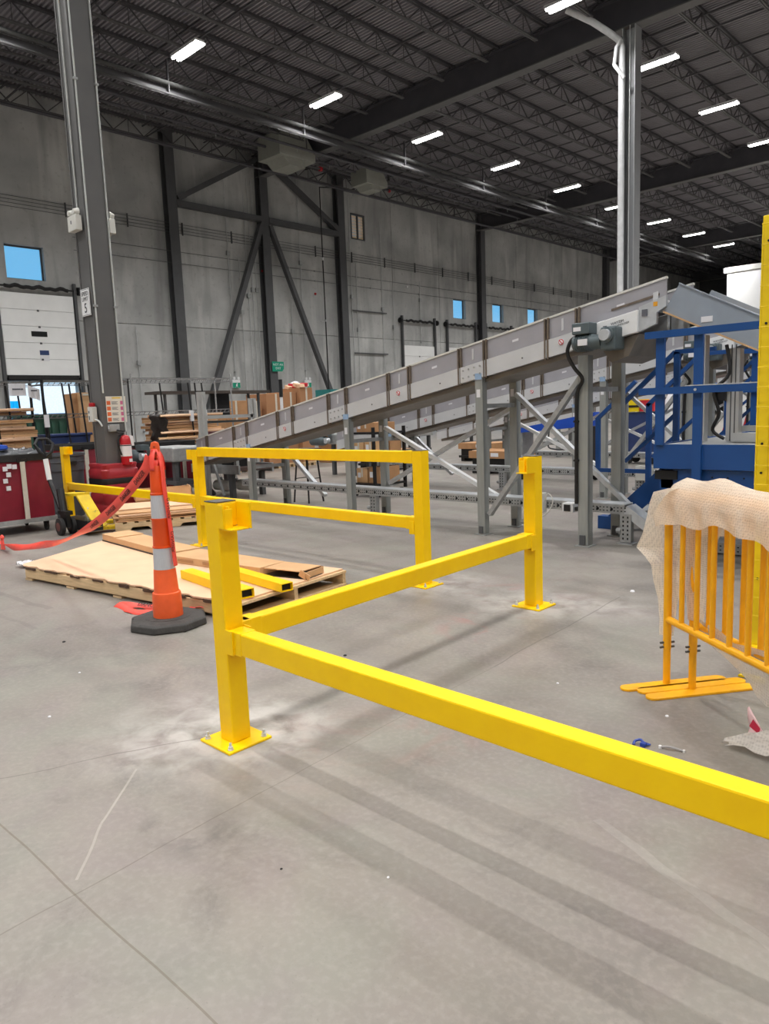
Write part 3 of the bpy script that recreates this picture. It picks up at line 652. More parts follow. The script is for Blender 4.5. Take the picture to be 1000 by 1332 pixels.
for z in (1.21, 1.25, 1.295):
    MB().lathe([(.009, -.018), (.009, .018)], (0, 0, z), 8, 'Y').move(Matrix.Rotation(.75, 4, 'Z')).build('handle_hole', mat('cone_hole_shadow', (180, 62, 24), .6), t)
for a in (2.6, 3.9):   # raised letters on the base, too worn to read
    MB().box(.19, .25, -.05, .05, .055, .06).move(Matrix.Rotation(a, 4, 'Z')).build('base_mark', BLACKR, t)
def strip(pts, w, ups, name, m, parent=None, wv=True):
    P = []
    for p, u in zip(pts, ups):
        p = Vector(p); u = Vector(u).normalized()*(w/2); P.append([tuple(p-u), tuple(p), tuple(p+u)])
    return MB().grid(P).build(name, m, parent, w=wv, thick=.0012, smooth=True)
def smooth_path(ctrl, n=8):
    out = []; C = [Vector(c) for c in ctrl]
    for i in range(len(C)-1):
        a, b, c, d = C[max(i-1, 0)], C[i], C[i+1], C[min(i+2, len(C)-1)]
        for k in range(n):
            u = k/n; out.append(.5*((2*b)+(-a+c)*u+(2*a-5*b+4*c-d)*u*u+(-a+3*b-3*c+d)*u**3))
    out.append(C[-1]); return out
tp = thing('barrier_tape', 'red danger barrier tape tied to the orange cone and sagging away to the left', 'tape', (cx, cy, 0))
path = smooth_path([(-4.835, 2.605, 1.225), (-4.945, 2.615, 1.12), (-5.315, 2.65, .93), (-5.76, 2.69, .735), (-6.35, 2.745, .535), (-7.03, 2.81, .37), (-7.81, 2.88, .235), (-8.56, 2.95, .125), (-9.237, 3.02, .075), (-9.75, 3.06, .13), (-10.3, 3.05, .3)])
ups = []
for i, p in enumerate(path):
    k = i/len(path); d = path[min(i+1, len(path)-1)]-path[max(i-1, 0)]; d.normalize()
    a = 0.35 if k < .35 else .35+math.sin((k-.35)*16)*1.1
    n = Vector((.08, -1, 0)); n = (n-d*n.dot(d)).normalized(); u = d.cross(n)
    ups.append(u*math.cos(a)+n*math.sin(a))
strip(path, .075, ups, 'hanging_strip', TAPE, tp)
def tape_text(p, q, s, body='DANGER', off=.004):
    p, q = Vector(p), Vector(q); d = (q-p).normalized(); up = Vector((0, 0, 1)); n = d.cross(up).normalized()
    if n.dot(Vector((0, 0, 1.5))-p+Vector((0, 0, -1))) < 0: n = -n
    up = n.cross(d); c = (p+q)/2; c += (Vector((0, 0, 1.5))-c).normalized()*off
    a = .35; n2 = n*math.cos(a)-up*math.sin(a)
    text(body, s, frame(c, d, n2.cross(d)), TAPET, tp)
for u in (9, 15, 21, 27):
    tape_text(path[u+3], path[u], .052, off=.012)
# knot and tail on the sagging part
MB().prism([(-.03, 0), (.03, 0), (.06, -.14), (-.07, -.15)], -.004, .004, 'Y').move(Matrix.Translation((-9.2, 3.0, .17))).build('tail', TAPE, tp, w=True)
MB().lathe([(.012, -.03), (.028, 0), (.012, .03)], (-9.2, 3.0, .17), 8).build('knot', TAPE, tp, w=True)
# loop round the top and strip hanging down the right side of the cone
side = Vector((.72, .69, 0)); face = Vector((.69, -.72, 0))
hp = []
for z, r in ((1.23, .03), (1.17, .056), (1.05, .061), (.95, .068), (.80, .072), (.70, .080), (.62, .083), (.50, .088), (.44, .092)):
    a = .62 if z > .9 else .35+.25*(z-.44)
    hp.append(Vector((cx, cy, z))+(side*math.cos(a)+face*math.sin(a))*(r+.006))
hp = smooth_path(hp, 4); hu = [(face*.8-side*.35) for _ in hp]
strip(hp, .042, hu, 'side_strip', TAPE, tp)
for z, r in ((.86, .076), (.62, .09)):
    c = Vector((cx, cy, z))+(side*.86+face*.5).normalized()*(r+.014)
    text('DANGER', .038, frame(c, (-.05, 0, -1), (side*.35-face*.8)*-1), TAPET, tp)
fpath = [Vector((cx, cy, 0))+Vector((.046*math.cos(a), .046*math.sin(a), 1.19+.02*math.sin(3*a))) for a in [k*2*math.pi/16 for k in range(17)]]
strip(fpath, .06, [(0, 0, 1)]*17, 'tied_loop', TAPE, tp)
for a in (.2, 1.4, 4.2, 5.2):
    d = Vector((math.cos(a), math.sin(a), 0)); b = Vector((cx, cy, 0))
    strip(smooth_path([b+d*.02+Vector((0, 0, 1.28)), b+d*.05+Vector((0, 0, 1.22)), b+d*.058+Vector((0, 0, 1.13))], 3), .04, [Vector((-d.y, d.x, 0))]*7, 'knot_end', TAPE, tp)
t2 = thing('barrier_tape', 'crumpled red danger tape lying on the floor behind the cone base', 'tape', (-5.2, 2.75, 0))
for pts in ([(-5.62, 2.63, .012), (-5.35, 2.74, .02), (-5.1, 2.85, .012), (-4.9, 2.93, .03)], [(-5.62, 2.63, .01), (-5.3, 2.62, .014), (-5.05, 2.68, .02)], [(-4.95, 2.88, .03), (-4.8, 2.94, .07), (-4.62, 3.0, .04), (-4.5, 2.98, .015)]):
    pp = smooth_path(pts, 5); strip(pp, .07, [(.25, .8, .5+.4*math.sin(i)) for i in range(len(pp))], 'loose_strip', TAPE, t2)
text('DANGER', .055, frame((-5.3, 2.75, .035), (.93, .36, 0), (-.3, .8, .5)), TAPET, t2)

# ------------------------------------------------------------------ pallets with cardboard
def slat_pallet(t, L, Wd, nt_, H=.13):
    for y in (.0, -Wd/2+.02, -Wd+.04):
        MB().box(0.01, L-.01, y-.04, y, .02, H-.022).build('stringer', WOOD, t)
    for k in range(nt_):
        x = k*(L-.1)/(nt_-1); MB().box(x, x+.1, -Wd, 0, H-.02+random.uniform(-.001, .001), H).build('top_board', WOOD, t)
    for k in range(5):
        x = k*(L-.12)/4; MB().box(x, x+.12, -Wd, .008, 0, .019).build('bottom_board', WOOD, t)
R1 = math.radians(188.1)
t = thing('pallet', 'long low wooden pallet lying under the pale cardboard sheet', 'pallet', (-4.42, 2.985, 0), R1)
slat_pallet(t, 2.95, 1.26, 15)
MB().box(.02, 2.93, .001, .012, .03, .118).build('side_board', WOOD, t)
t = thing('cardboard_sheet', 'large pale cardboard sheet covering the long low pallet', 'cardboard', (-4.42, 2.985, .131), R1)
edge = [(2.95-.1*k, .012+.016*math.sin(k*2.3)+.008*math.sin(k*5.1)) for k in range(30)]
MB().prism([(.03, -1.25), (3.5, -1.24)]+[(3.02, -.02)]+edge+[(.03, .02)], 0, .012, 'Z').build('sheet', CARDL, t)
for k in range(8):
    x = .2+.36*k; w = .14+.1*random.random()
    MB().prism([(x, .018), (x+w, .018), (x+w*.8, .03), (x+w*.4, .022), (x+w*.1, .032)], -.014-.012*random.random(), .002, 'Z').build('torn_edge', TORN, t)
def world_box(name, label, cat, pts, z0, z1, m, grp=None):
    c = Vector((sum(p[0] for p in pts)/len(pts), sum(p[1] for p in pts)/len(pts), z0)); t = thing(name, label, cat, tuple(c), group=grp)
    return t, MB().prism(pts, z0, z1, 'Z')
t, b = world_box('long_carton', 'long flat cardboard carton at the back left of the pallet sheet', 'carton', [(-8.0, 3.66), (-6.32, 3.54), (-6.30, 3.86), (-7.98, 3.97)], .143, .215, CARD)
b.build('body', CARD, t, w=True, bevel=.004); MB().prism([(-8.0, 3.655), (-6.32, 3.535), (-6.32, 3.542), (-8.0, 3.662)], .143, .158, 'Z').build('dark_edge', BLACK, t, w=True)
MB().prism([(-8.0, 3.66), (-7.99, 3.98), (-7.6, 3.95), (-7.62, 3.63)], .216, .224, 'Z').build('flap', CARD, t, w=True)
t, b = world_box('long_carton', 'long flat cardboard carton with printing on its side, behind the cone', 'carton', [(-6.28, 3.47), (-5.02, 3.63), (-5.06, 3.93), (-6.27, 3.84)], .143, .21, CARD)
b.build('body', CARD, t, w=True, bevel=.004)
for x, y in ((-6.1, 3.49), (-5.75, 3.535)): MB().prism([(x, y), (x+.22, y+.028), (x+.22, y+.026), (x, y-.002)], .165, .19, 'Z').build('print_bar', CARDD, t, w=True)
MB().prism([(-5.6, 3.6), (-5.46, 3.62), (-5.48, 3.7), (-5.62, 3.68)], .211, .213, 'Z').build('shipping_label', PAPER, t, w=True)
t = thing('open_carton', 'flattened cardboard carton with raised end flaps near the pallet corner', 'carton', (-4.75, 3.8, .143))
MB().prism([(-5.0, 3.645), (-4.56, 3.76), (-4.62, 3.98), (-5.04, 3.92)], .143, .15, 'Z').build('bottom', BLACK, t, w=True)
MB().prism([(-5.0, 3.66), (-4.62, 3.745), (-4.66, 4.0), (-5.06, 3.93)], .2, .207, 'Z').build('lid', CARD, t, w=True)
MB().beam((-4.57, 3.74, .17), (-4.63, 4.0, .17), .008, .06).build('end_flap', CARD, t, w=True)
MB().beam((-4.62, 3.735, .2), (-4.54, 3.77, .15), .06, .006, (0, 1, 0)).build('torn_flap', CARD, t, w=True)
MB().beam((-5.03, 3.93, .175), (-4.63, 4.0, .175), .008, .06).build('back_wall', CARDD, t, w=True)
def tube_bar(label, p, q, w, h):
    p, q = Vector(p), Vector(q); L = (q-p).length
    t = thing('loose_tube', label, 'tube', tuple((p+q)/2), (0, -math.asin((q.z-p.z)/L), math.atan2(q.y-p.y, q.x-p.x)), group='loose yellow steel tubes')
    e = .006
    MB().box(-L/2, L/2, -w/2, w/2, h/2-e, h/2).box(-L/2, L/2, -w/2, w/2, -h/2, -h/2+e).box(-L/2, L/2, -w/2, -w/2+e, -h/2+e, h/2-e).box(-L/2, L/2, w/2-e, w/2, -h/2+e, h/2-e).build('wall', YEL, t)
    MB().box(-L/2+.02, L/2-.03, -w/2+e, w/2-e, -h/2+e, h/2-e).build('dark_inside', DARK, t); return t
tube_bar('loose yellow square tube on the pallet, cut in view by the nearest post', (-5.49, 3.215, .181), (-4.46, 3.105, .181), .11, .07)
tube_bar('loose yellow square tube on the pallet, right of the nearest post', (-5.3, 3.495, .181), (-4.37, 3.405, .181), .105, .065)

t = thing('pallet', 'low pallet stacked with brown cardboard behind the yellow rail', 'pallet', (-9.36, 4.47, 0), math.radians(66))
# local x runs along the near face (up right), local +y runs away to the left
slp = MB()
for y in (0, .63, 1.26): MB().prism([(0, .005), (.18, .005), (.22, .05), (.42, .05), (.46, .005), (.84, .005), (.88, .05), (1.08, .05), (1.12, .005), (1.3, .005), (1.3, .1), (0, .1)], y, y+.04, 'Y').build('stringer', WOOD, t)
for k in range(9): MB().box(k*.15, k*.15+.1, 0, 1.3, .1, .12).build('top_board', WOOD, t)
for i, (dx, dy, r, z, cc) in enumerate(((0, 0, 0, .122, CARDD), (.03, .04, .03, .142, CARD), (-.04, .06, -.04, .162, CARDD), (.05, .1, .05, .182, CARDL), (0, .2, -.02, .202, CARD), (.08, .5, .04, .222, CARDL))):
    tt = thing('cardboard_sheet', 'flat brown cardboard sheet in the stack on the low pallet, %s from the bottom' % ['first', 'second', 'third', 'fourth', 'fifth', 'sixth'][i], 'cardboard', (-9.36, 4.47, z), math.radians(66)+r)
    MB().box(.02+dx, 1.28+dx, .02+dy, (1.25+dy) if i < 5 else 1.3, 0, .014).build('sheet', cc, tt)
t = thing('cardboard_tray', 'low open brown cardboard tray behind the pallet jack heel', 'carton', (-10.5, 5.83, 0), math.radians(66))
MB().box(-.42, .42, -.22, .22, .245, .255).box(-.42, .42, -.22, -.21, .25, .42).box(-.42, .42, .21, .22, .25, .4).box(-.42, -.41, -.22, .22, .25, .42).box(.41, .42, -.22, .22, .25, .42).box(-.4, .4, -.2, .2, 0, .24).build('body', CARD, t)

# ------------------------------------------------------------------ pallet jack
t = thing('pallet_jack', 'yellow hand pallet jack with a black tiller and white grip, forks under the low pallet', 'pallet jack', (-9.9, 4.1, 0))
def L_(m, n, mt, **k): return m.build(n, mt, t, w=True, **k)
for y in (3.93, 4.08):
    w_ = MB().lathe([(.10, -.03), (.115, -.024), (.115, .024), (.10, .03)], (-9.80, y, .115), 18, 'Y').move(Matrix.Translation((0, 0, 0))); ww = L_(w_, 'wheel', BLACKR, smooth=True)
    L_(MB().lathe([(.06, -.033), (.06, .033)], (-9.80, y, .115), 12, 'Y'), 'hub', mat('wheel_hub_brown', (104, 62, 58), .5))
L_(MB().box(-9.9, -9.7, 3.98, 4.03, .1, .3).box(-9.92, -9.68, 3.96, 4.06, .27, .32), 'fork_carrier', BLACK)
L_(MB().tube([(-9.82, 4.0, .3), (-9.92, 4.02, .6)], .05, 10), 'pump', BLACK)
L_(MB().tube([(-9.88, 3.98, .35), (-10.14, 3.98, .72)], .028, 8), 'tiller_shaft', BLACK)
L_(MB().tube([(-10.14, 3.98, .72), (-10.2, 3.98, 1.0)], .035, 8), 'white_sleeve', WHITE)
hp = [(-10.2, 3.98, 1.0), (-10.2, 3.98, 1.03), (-10.17, 3.9, 1.1), (-10.21, 3.86, 1.2), (-10.25, 3.92, 1.27), (-10.25, 4.04, 1.27), (-10.21, 4.1, 1.2), (-10.17, 4.06, 1.1), (-10.2, 3.99, 1.03)]
L_(MB().tube(hp, .022, 8), 'handle_loop', BLACK, smooth=True)
L_(MB().beam((-10.2, 3.98, 1.02), (-10.24, 3.98, 1.25), .03, .02), 'lift_lever', BLACK)
# yellow A-frame: flat arm, sloping heel plate, two forks
L_(MB().beam((-10.2, 4.2, .50), (-9.66, 4.2, .53), .2, .035), 'top_arm', YELJ)
L_(MB().beam((-10.16, 4.1, .50), (-10.1, 4.14, .3), .03, .1), 'arm_lug', YELJ)
L_(MB().beam((-9.69, 4.2, .535), (-9.36, 4.28, .1), .17, .03, (1, 0, .8)), 'heel_plate', YELJ)
L_(MB().lathe([(.05, -.012), (.05, .012)], (-9.41, 4.12, .2), 12, 'Y'), 'pivot', mat('jack_pivot_grey', (90, 88, 70), .5))
L_(MB().box(-9.6, -9.52, 4.19, 4.2, .28, .36), 'sticker', PAPER)
for k, (p, q) in enumerate((((-9.66, 4.25, .055), (-9.16, 5.37, .055)), ((-10.2, 4.5, .055), (-9.7, 5.6, .055)))):
    L_(MB().beam(p, q, .17, .05), 'fork', YELJ, bevel=.006)
L_(MB().box(-10.1, -9.35, 4.1, 4.3, .06, .2), 'crosshead', BLACK)

# ------------------------------------------------------------------ scraps on the floor
o = MB(); P = []
for i in range(7):
    P.append([(-8.08+.03*i, 2.74+.028*j, .012+.05*abs(math.sin(i*1.7+j*2.1))) for j in range(6)])
tag(MB().grid(P).build('paper_scrap', PAPER, thick=.001), 'crumpled white paper scrap at the left end of the long pallet', 'paper')
def tie(name, m, label, pts, r):
    pp = smooth_path(pts, 4); o = tag(MB().tube(pp, r, 6).build(name, m, smooth=True), label, 'strap'); return o
t = thing('blue_strap', 'small crumpled dark blue plastic strap on the floor behind the foreground bar', 'strap', (-1.34, 2.93, 0))
BLS = mat('blue_strap_plastic', (34, 62, 150), .4)
MB().tube(smooth_path([(-1.365, 2.915, .005), (-1.368, 2.935, .014), (-1.35, 2.95, .02), (-1.332, 2.944, .014), (-1.315, 2.955, .006)], 4), .006, 6).build('loop', BLS, t, w=True, smooth=True)
MB().box(-1.342, -1.318, 2.925, 2.948, 0, .018).build('buckle', BLS, t, w=True, bevel=.003)
MB().tube([(-1.33, 2.93, .01), (-1.305, 2.952, .01)], .004, 6).build('loose_end', BLS, t, w=True)
t = thing('white_strap', 'small bent white and grey tie on the floor beside the blue strap', 'strap', (-1.22, 2.98, 0))
MB().tube(smooth_path([(-1.268, 2.965, .006), (-1.23, 2.975, .013), (-1.175, 2.99, .005)], 5), .005, 6).build('body', mat('grey_tie', (160, 158, 158), .5), t, w=True)
MB().lathe([(.007, 0), (.007, .012)], (-1.268, 2.965, 0), 8).build('head', WHITE, t, w=True); MB().lathe([(.006, 0), (.006, .01)], (-1.175, 2.99, 0), 8).build('tip', WHITE, t, w=True)
t = thing('yellow_scrap', 'small torn yellow plastic scrap on the floor near the barrier feet', 'scrap', (-1.24, 4.05, 0))
MB().prism([(-1.30, 4.02), (-1.24, 4.03), (-1.2, 3.99), (-1.15, 3.98), (-1.17, 4.05), (-1.24, 4.07), (-1.29, 4.06)], .002, .016, 'Z').build('sheet', YELM, t, w=True, bevel=.003)
MB().lathe([(.02, .014), (.022, .024)], (-1.18, 4.01, 0), 10).build('disc', YELM, t, w=True)
# bubble film on the floor at the right edge
t = thing('bubble_wrap', 'crumpled clear bubble wrap on the floor at the right edge', 'wrap', (-.85, 3.2, 0))
P = []
for i in range(15):
    u = i/14
    P.append([(-1.06+u*.6+.02*math.sin(j*1.3), 3.135+v*(.05+.62*u)-.09*u, .012+.06*abs(math.sin(i*.9+j*.8))*(.3+u)+.1*math.sin(math.pi*v)*min(1, u*2.5)) for j, v in enumerate([q/10 for q in range(11)])])
MB().grid(P).build('sheet', FILM2, t, w=True, smooth=True)
P = []
for i in range(8):
    u = i/7; P.append([(-1.02+.11*u+.008*math.sin(j), 3.30-.09*u+.02*v, .01+.13*v*(1-.75*u)+.012*math.sin(j*1.6)) for j, v in enumerate([q/6 for q in range(7)])])
MB().grid(P).build('printed_edge', mat('pink_printed_film', (226, 190, 192), .35), t, w=True, thick=.001, smooth=True)
MB().prism([(-1.0, .075), (-.96, .05), (-.955, .075), (-.985, .11)], 3.255, 3.258, 'Y').build('red_print', mat('red_print', (196, 40, 70), .4), t, w=True)
for i, (x, y, s, c) in enumerate(((-3.77, 1.36, .009, PAPER), (-4.3, 1.75, .008, PAPER), (-2.0, 3.35, .008, PAPER), (-1.85, 1.35, .005, BLACK), (-5.0, 1.95, .012, BLACK), (-2.55, 5.4, .02, PAPER), (-1.6, 3.55, .012, BLACK), (-1.38, 3.3, .01, PAPER), (-1.55, 1.55, .005, PAPER), (-3.25, 2.95, .012, BLACK))):
    tag(MB().lathe([(s, 0), (s*.8, s*.5), (s*.3, s*.7)], (x, y, 0), 6).build('floor_crumb', c), 'tiny %s crumb of debris lying on the bare concrete floor' % ('pale' if c is PAPER else 'dark'), 'debris', 'tiny %s crumbs on the floor' % ('pale' if c is PAPER else 'dark'))

# ------------------------------------------------------------------ crowd barriers and wrap
def barrier(label, p0, ang, feet2, skip_leg=False):
    t = thing('crowd_barrier', label, 'barrier', (p0[0], p0[1], 0), ang, group='yellow crowd barriers')
    L = 2.2; r = .021
    fr = [(0, 0, .06), (0, 0, .3)]
    MB().tube([(0, 0, .012), (0, 0, .24)], .019, 12).build('leg', YEL2, t, smooth=True)
    MB().tube([(L, 0, .012), (L, 0, .24)], .019, 12).build('leg', YEL2, t, smooth=True)
    top = smooth_path([(0, 0, .2), (0, 0, .5), (0, 0, .9), (.03, 0, .99), (.11, 0, 1.025), (.3, 0, 1.025), (L-.3, 0, 1.025), (L-.11, 0, 1.025), (L-.03, 0, .99), (L, 0, .9), (L, 0, .5), (L, 0, .2)], 5)
    MB().tube(top, r, 12).build('hoop_frame', YEL2, t, smooth=True)
    MB().tube([(0, 0, .36), (L, 0, .36)], .019, 12).build('bottom_rail', YEL2, t, smooth=True)
    for k in range(1, 17):
        MB().tube([(.128*k, 0, .36), (.128*k, 0, 1.02)], .0135, 10).build('upright_bar', YEL2, t, smooth=True)
    for x in (0, L):
        for z in (.21, .235): MB().tube([(x, -.04, z), (x, .04, z)], .006, 6).build('bolt', DARKST, t)
        f = MB()
        offs = (-.042, .042) if feet2 else (0,)
        for o_ in offs:
            n = 8; a, b = (-.22, .30) if not feet2 else (-.24, .29)
            w2 = .038
            poly = [(x+o_+w2*math.cos(q), a+w2*math.sin(q)) for q in [math.pi+math.pi*i/n for i in range(n+1)]]+[(x+o_+w2*math.cos(q), b+w2*math.sin(q)) for q in [math.pi*i/n for i in range(n+1)]]
            MB().prism(poly, 0, .012, 'Z').build('foot', YEL2, t, bevel=.002)
    return t
BA = math.atan2(-.593, .805)
barrier('yellow crowd barrier in front, partly covered by milky wrap', (-1.545, 3.68), BA, False)
barrier('yellow crowd barrier right behind the front one, with a double foot', (-1.415, 3.69), BA, True)
d = Vector((.805, -.593, 0)); nn = Vector((.593, .805, 0)); B0 = Vector((-1.545, 3.68, 0))
t = thing('plastic_wrap', 'milky bubble film draped over the top of the yellow crowd barriers', 'wrap', (-1.5, 3.7, 0))
P = []
NU = 46
for i in range(NU+1):
    s = -.045+i*2.0/NU; row = []
    h = .1+.02*math.sin(s*9)+.012*math.sin(s*23); hb = .16+.03*math.sin(s*7+1)
    bump = .028*math.exp(-((s-.36)/.1)**2)
    for k in range(15):
        v = k/14
        if v < .36:   # front skirt
            q = v/.36; o_ = -.048-.008*math.sin(s*31+q*4)-.012*(1-q); z = 1.0-h*(1-q)+.0
        elif v < .64:
            q = (v-.36)/.28; o_ = -.048+.18*q; z = 1.0+.1*math.sin(math.pi*q)**.6+bump*math.sin(math.pi*q)+.006*math.sin(s*17)
        else:
            q = (v-.64)/.36; o_ = .132+.008*math.sin(s*27+q*3)+.02*q; z = 1.0-hb*q
        if s < .06: z -= (.06-s)*.7
        p = B0+d*s+nn*o_; row.append((p.x, p.y, z))
    P.append(row)
MB().grid(P).build('top_cover', FILM, t, w=True, smooth=True)
# film hanging down at the left end
def hang(rows, name):
    P = []
    for (z, a, b, bulge) in rows:
        row = []
        for k in range(9):
            v = k/8; p = B0+d*(a[0]+(b[0]-a[0])*v)+nn*(a[1]+(b[1]-a[1])*v+bulge*math.sin(math.pi*v)+.008*math.sin(k*2.2+z*17)); row.append((p.x, p.y, z))
        P.append(row)
    MB().grid(P).build(name, FILM, t, w=True, smooth=True)
hang([(1.06, (.1, -.06), (.18, .1), .0), (1.03, (-.02, -.07), (.1, .1), 0), (.97, (-.06, -.07), (.02, .13), .02), (.9, (-.09, -.075), (.04, .14), .02), (.8, (-.13, -.08), (.02, .15), .02), (.72, (-.16, -.09), (-.01, .13), .02), (.68, (-.10, -.07), (.0, .1), .02), (.64, (-.07, -.05), (.01, .09), .015), (.55, (-.075, -.04), (.01, .07), .01), (.46, (-.06, -.03), (.012, .05), .01), (.36, (-.035, -.025), (.015, .04), .005), (.27, (-.024, -.024), (.022, .024), .0)], 'left_drape')
hang([(1.0, (.07, .0), (.26, .12), .02), (.9, (.08, .02), (.25, .13), .02), (.75, (.09, .03), (.22, .12), .02), (.6, (.07, .04), (.2, .1), .015), (.5, (.09, .04), (.19, .1), .015), (.38, (.1, .05), (.18, .09), .01)], 'inner_drape')
P = []
for i in range(20):
    s = .14+i*1.8/19
    P.append([tuple(B0+d*s+nn*(.05+.03*math.sin(s*9+k)+.02*k)+Vector((0, 0, (.40-.055*k*(.35+.65*min(1, s/.5)))+.01*math.sin(s*21+k)))) for k in range(6)])
MB().grid(P).build('bottom_drape', FILM2, t, w=True, smooth=True)

# ------------------------------------------------------------------ yellow mesh fence at the right edge
t = thing('mesh_fence_post', 'tall yellow mesh guard post at the right edge', 'post', (-1.37, 4.64, 0))
MB().box(-.055, .055, -.05, .05, .012, 2.49).build('shaft', YELM, t, bevel=.006)
MB().box(-.0555, -.047, -.054, -.049, .1, 2.45).box(.0, .012, -.054, -.049, .1, 2.45).build('seam_lip', YELM, t)
MB().box(-.1, .1, -.1, .1, 0, .012).build('base_plate', YELM, t); MB().box(-.04, .03, -.03, .03, 2.49, 2.505).build('dark_cap', DARKST, t)
for z in (.42, .78, 1.05, 1.22, 1.9, 2.35): MB().lathe([(.007, -.004), (.007, .004)], (-.02, -.052, z), 8, 'Y').build('screw_hole', DARK, t)
MB().box(.0, .1, -.1, -.05, 2.28, 2.31).build('panel_clip', GALVL, t)
t = thing('mesh_fence', 'yellow welded wire mesh panel fixed to the tall yellow post', 'fence', (-1.3, 4.56, .15))
for k in range(21): MB().tube([(-1.42, 4.565, .2+.112*k), (0.2, 4.565, .2+.112*k)], .0028, 5, cap=False).build('wire', YELM, t, w=True)
for k in range(34): MB().tube([(-1.30+.045*k, 4.56, .15), (-1.30+.045*k, 4.56, 2.45)], .0022, 5, cap=False).build('wire', YELM, t, w=True)
MB().box(-1.33, -1.30, 4.54, 4.57, .13, 2.46).build('frame_side', YELM, t, w=True); MB().box(-1.33, .2, 4.54, 4.57, 1.17, 1.2).build('frame_rail', YELM, t, w=True)
MB().box(-1.33, .2, 4.54, 4.57, .13, .16).build('frame_rail', YELM, t, w=True)
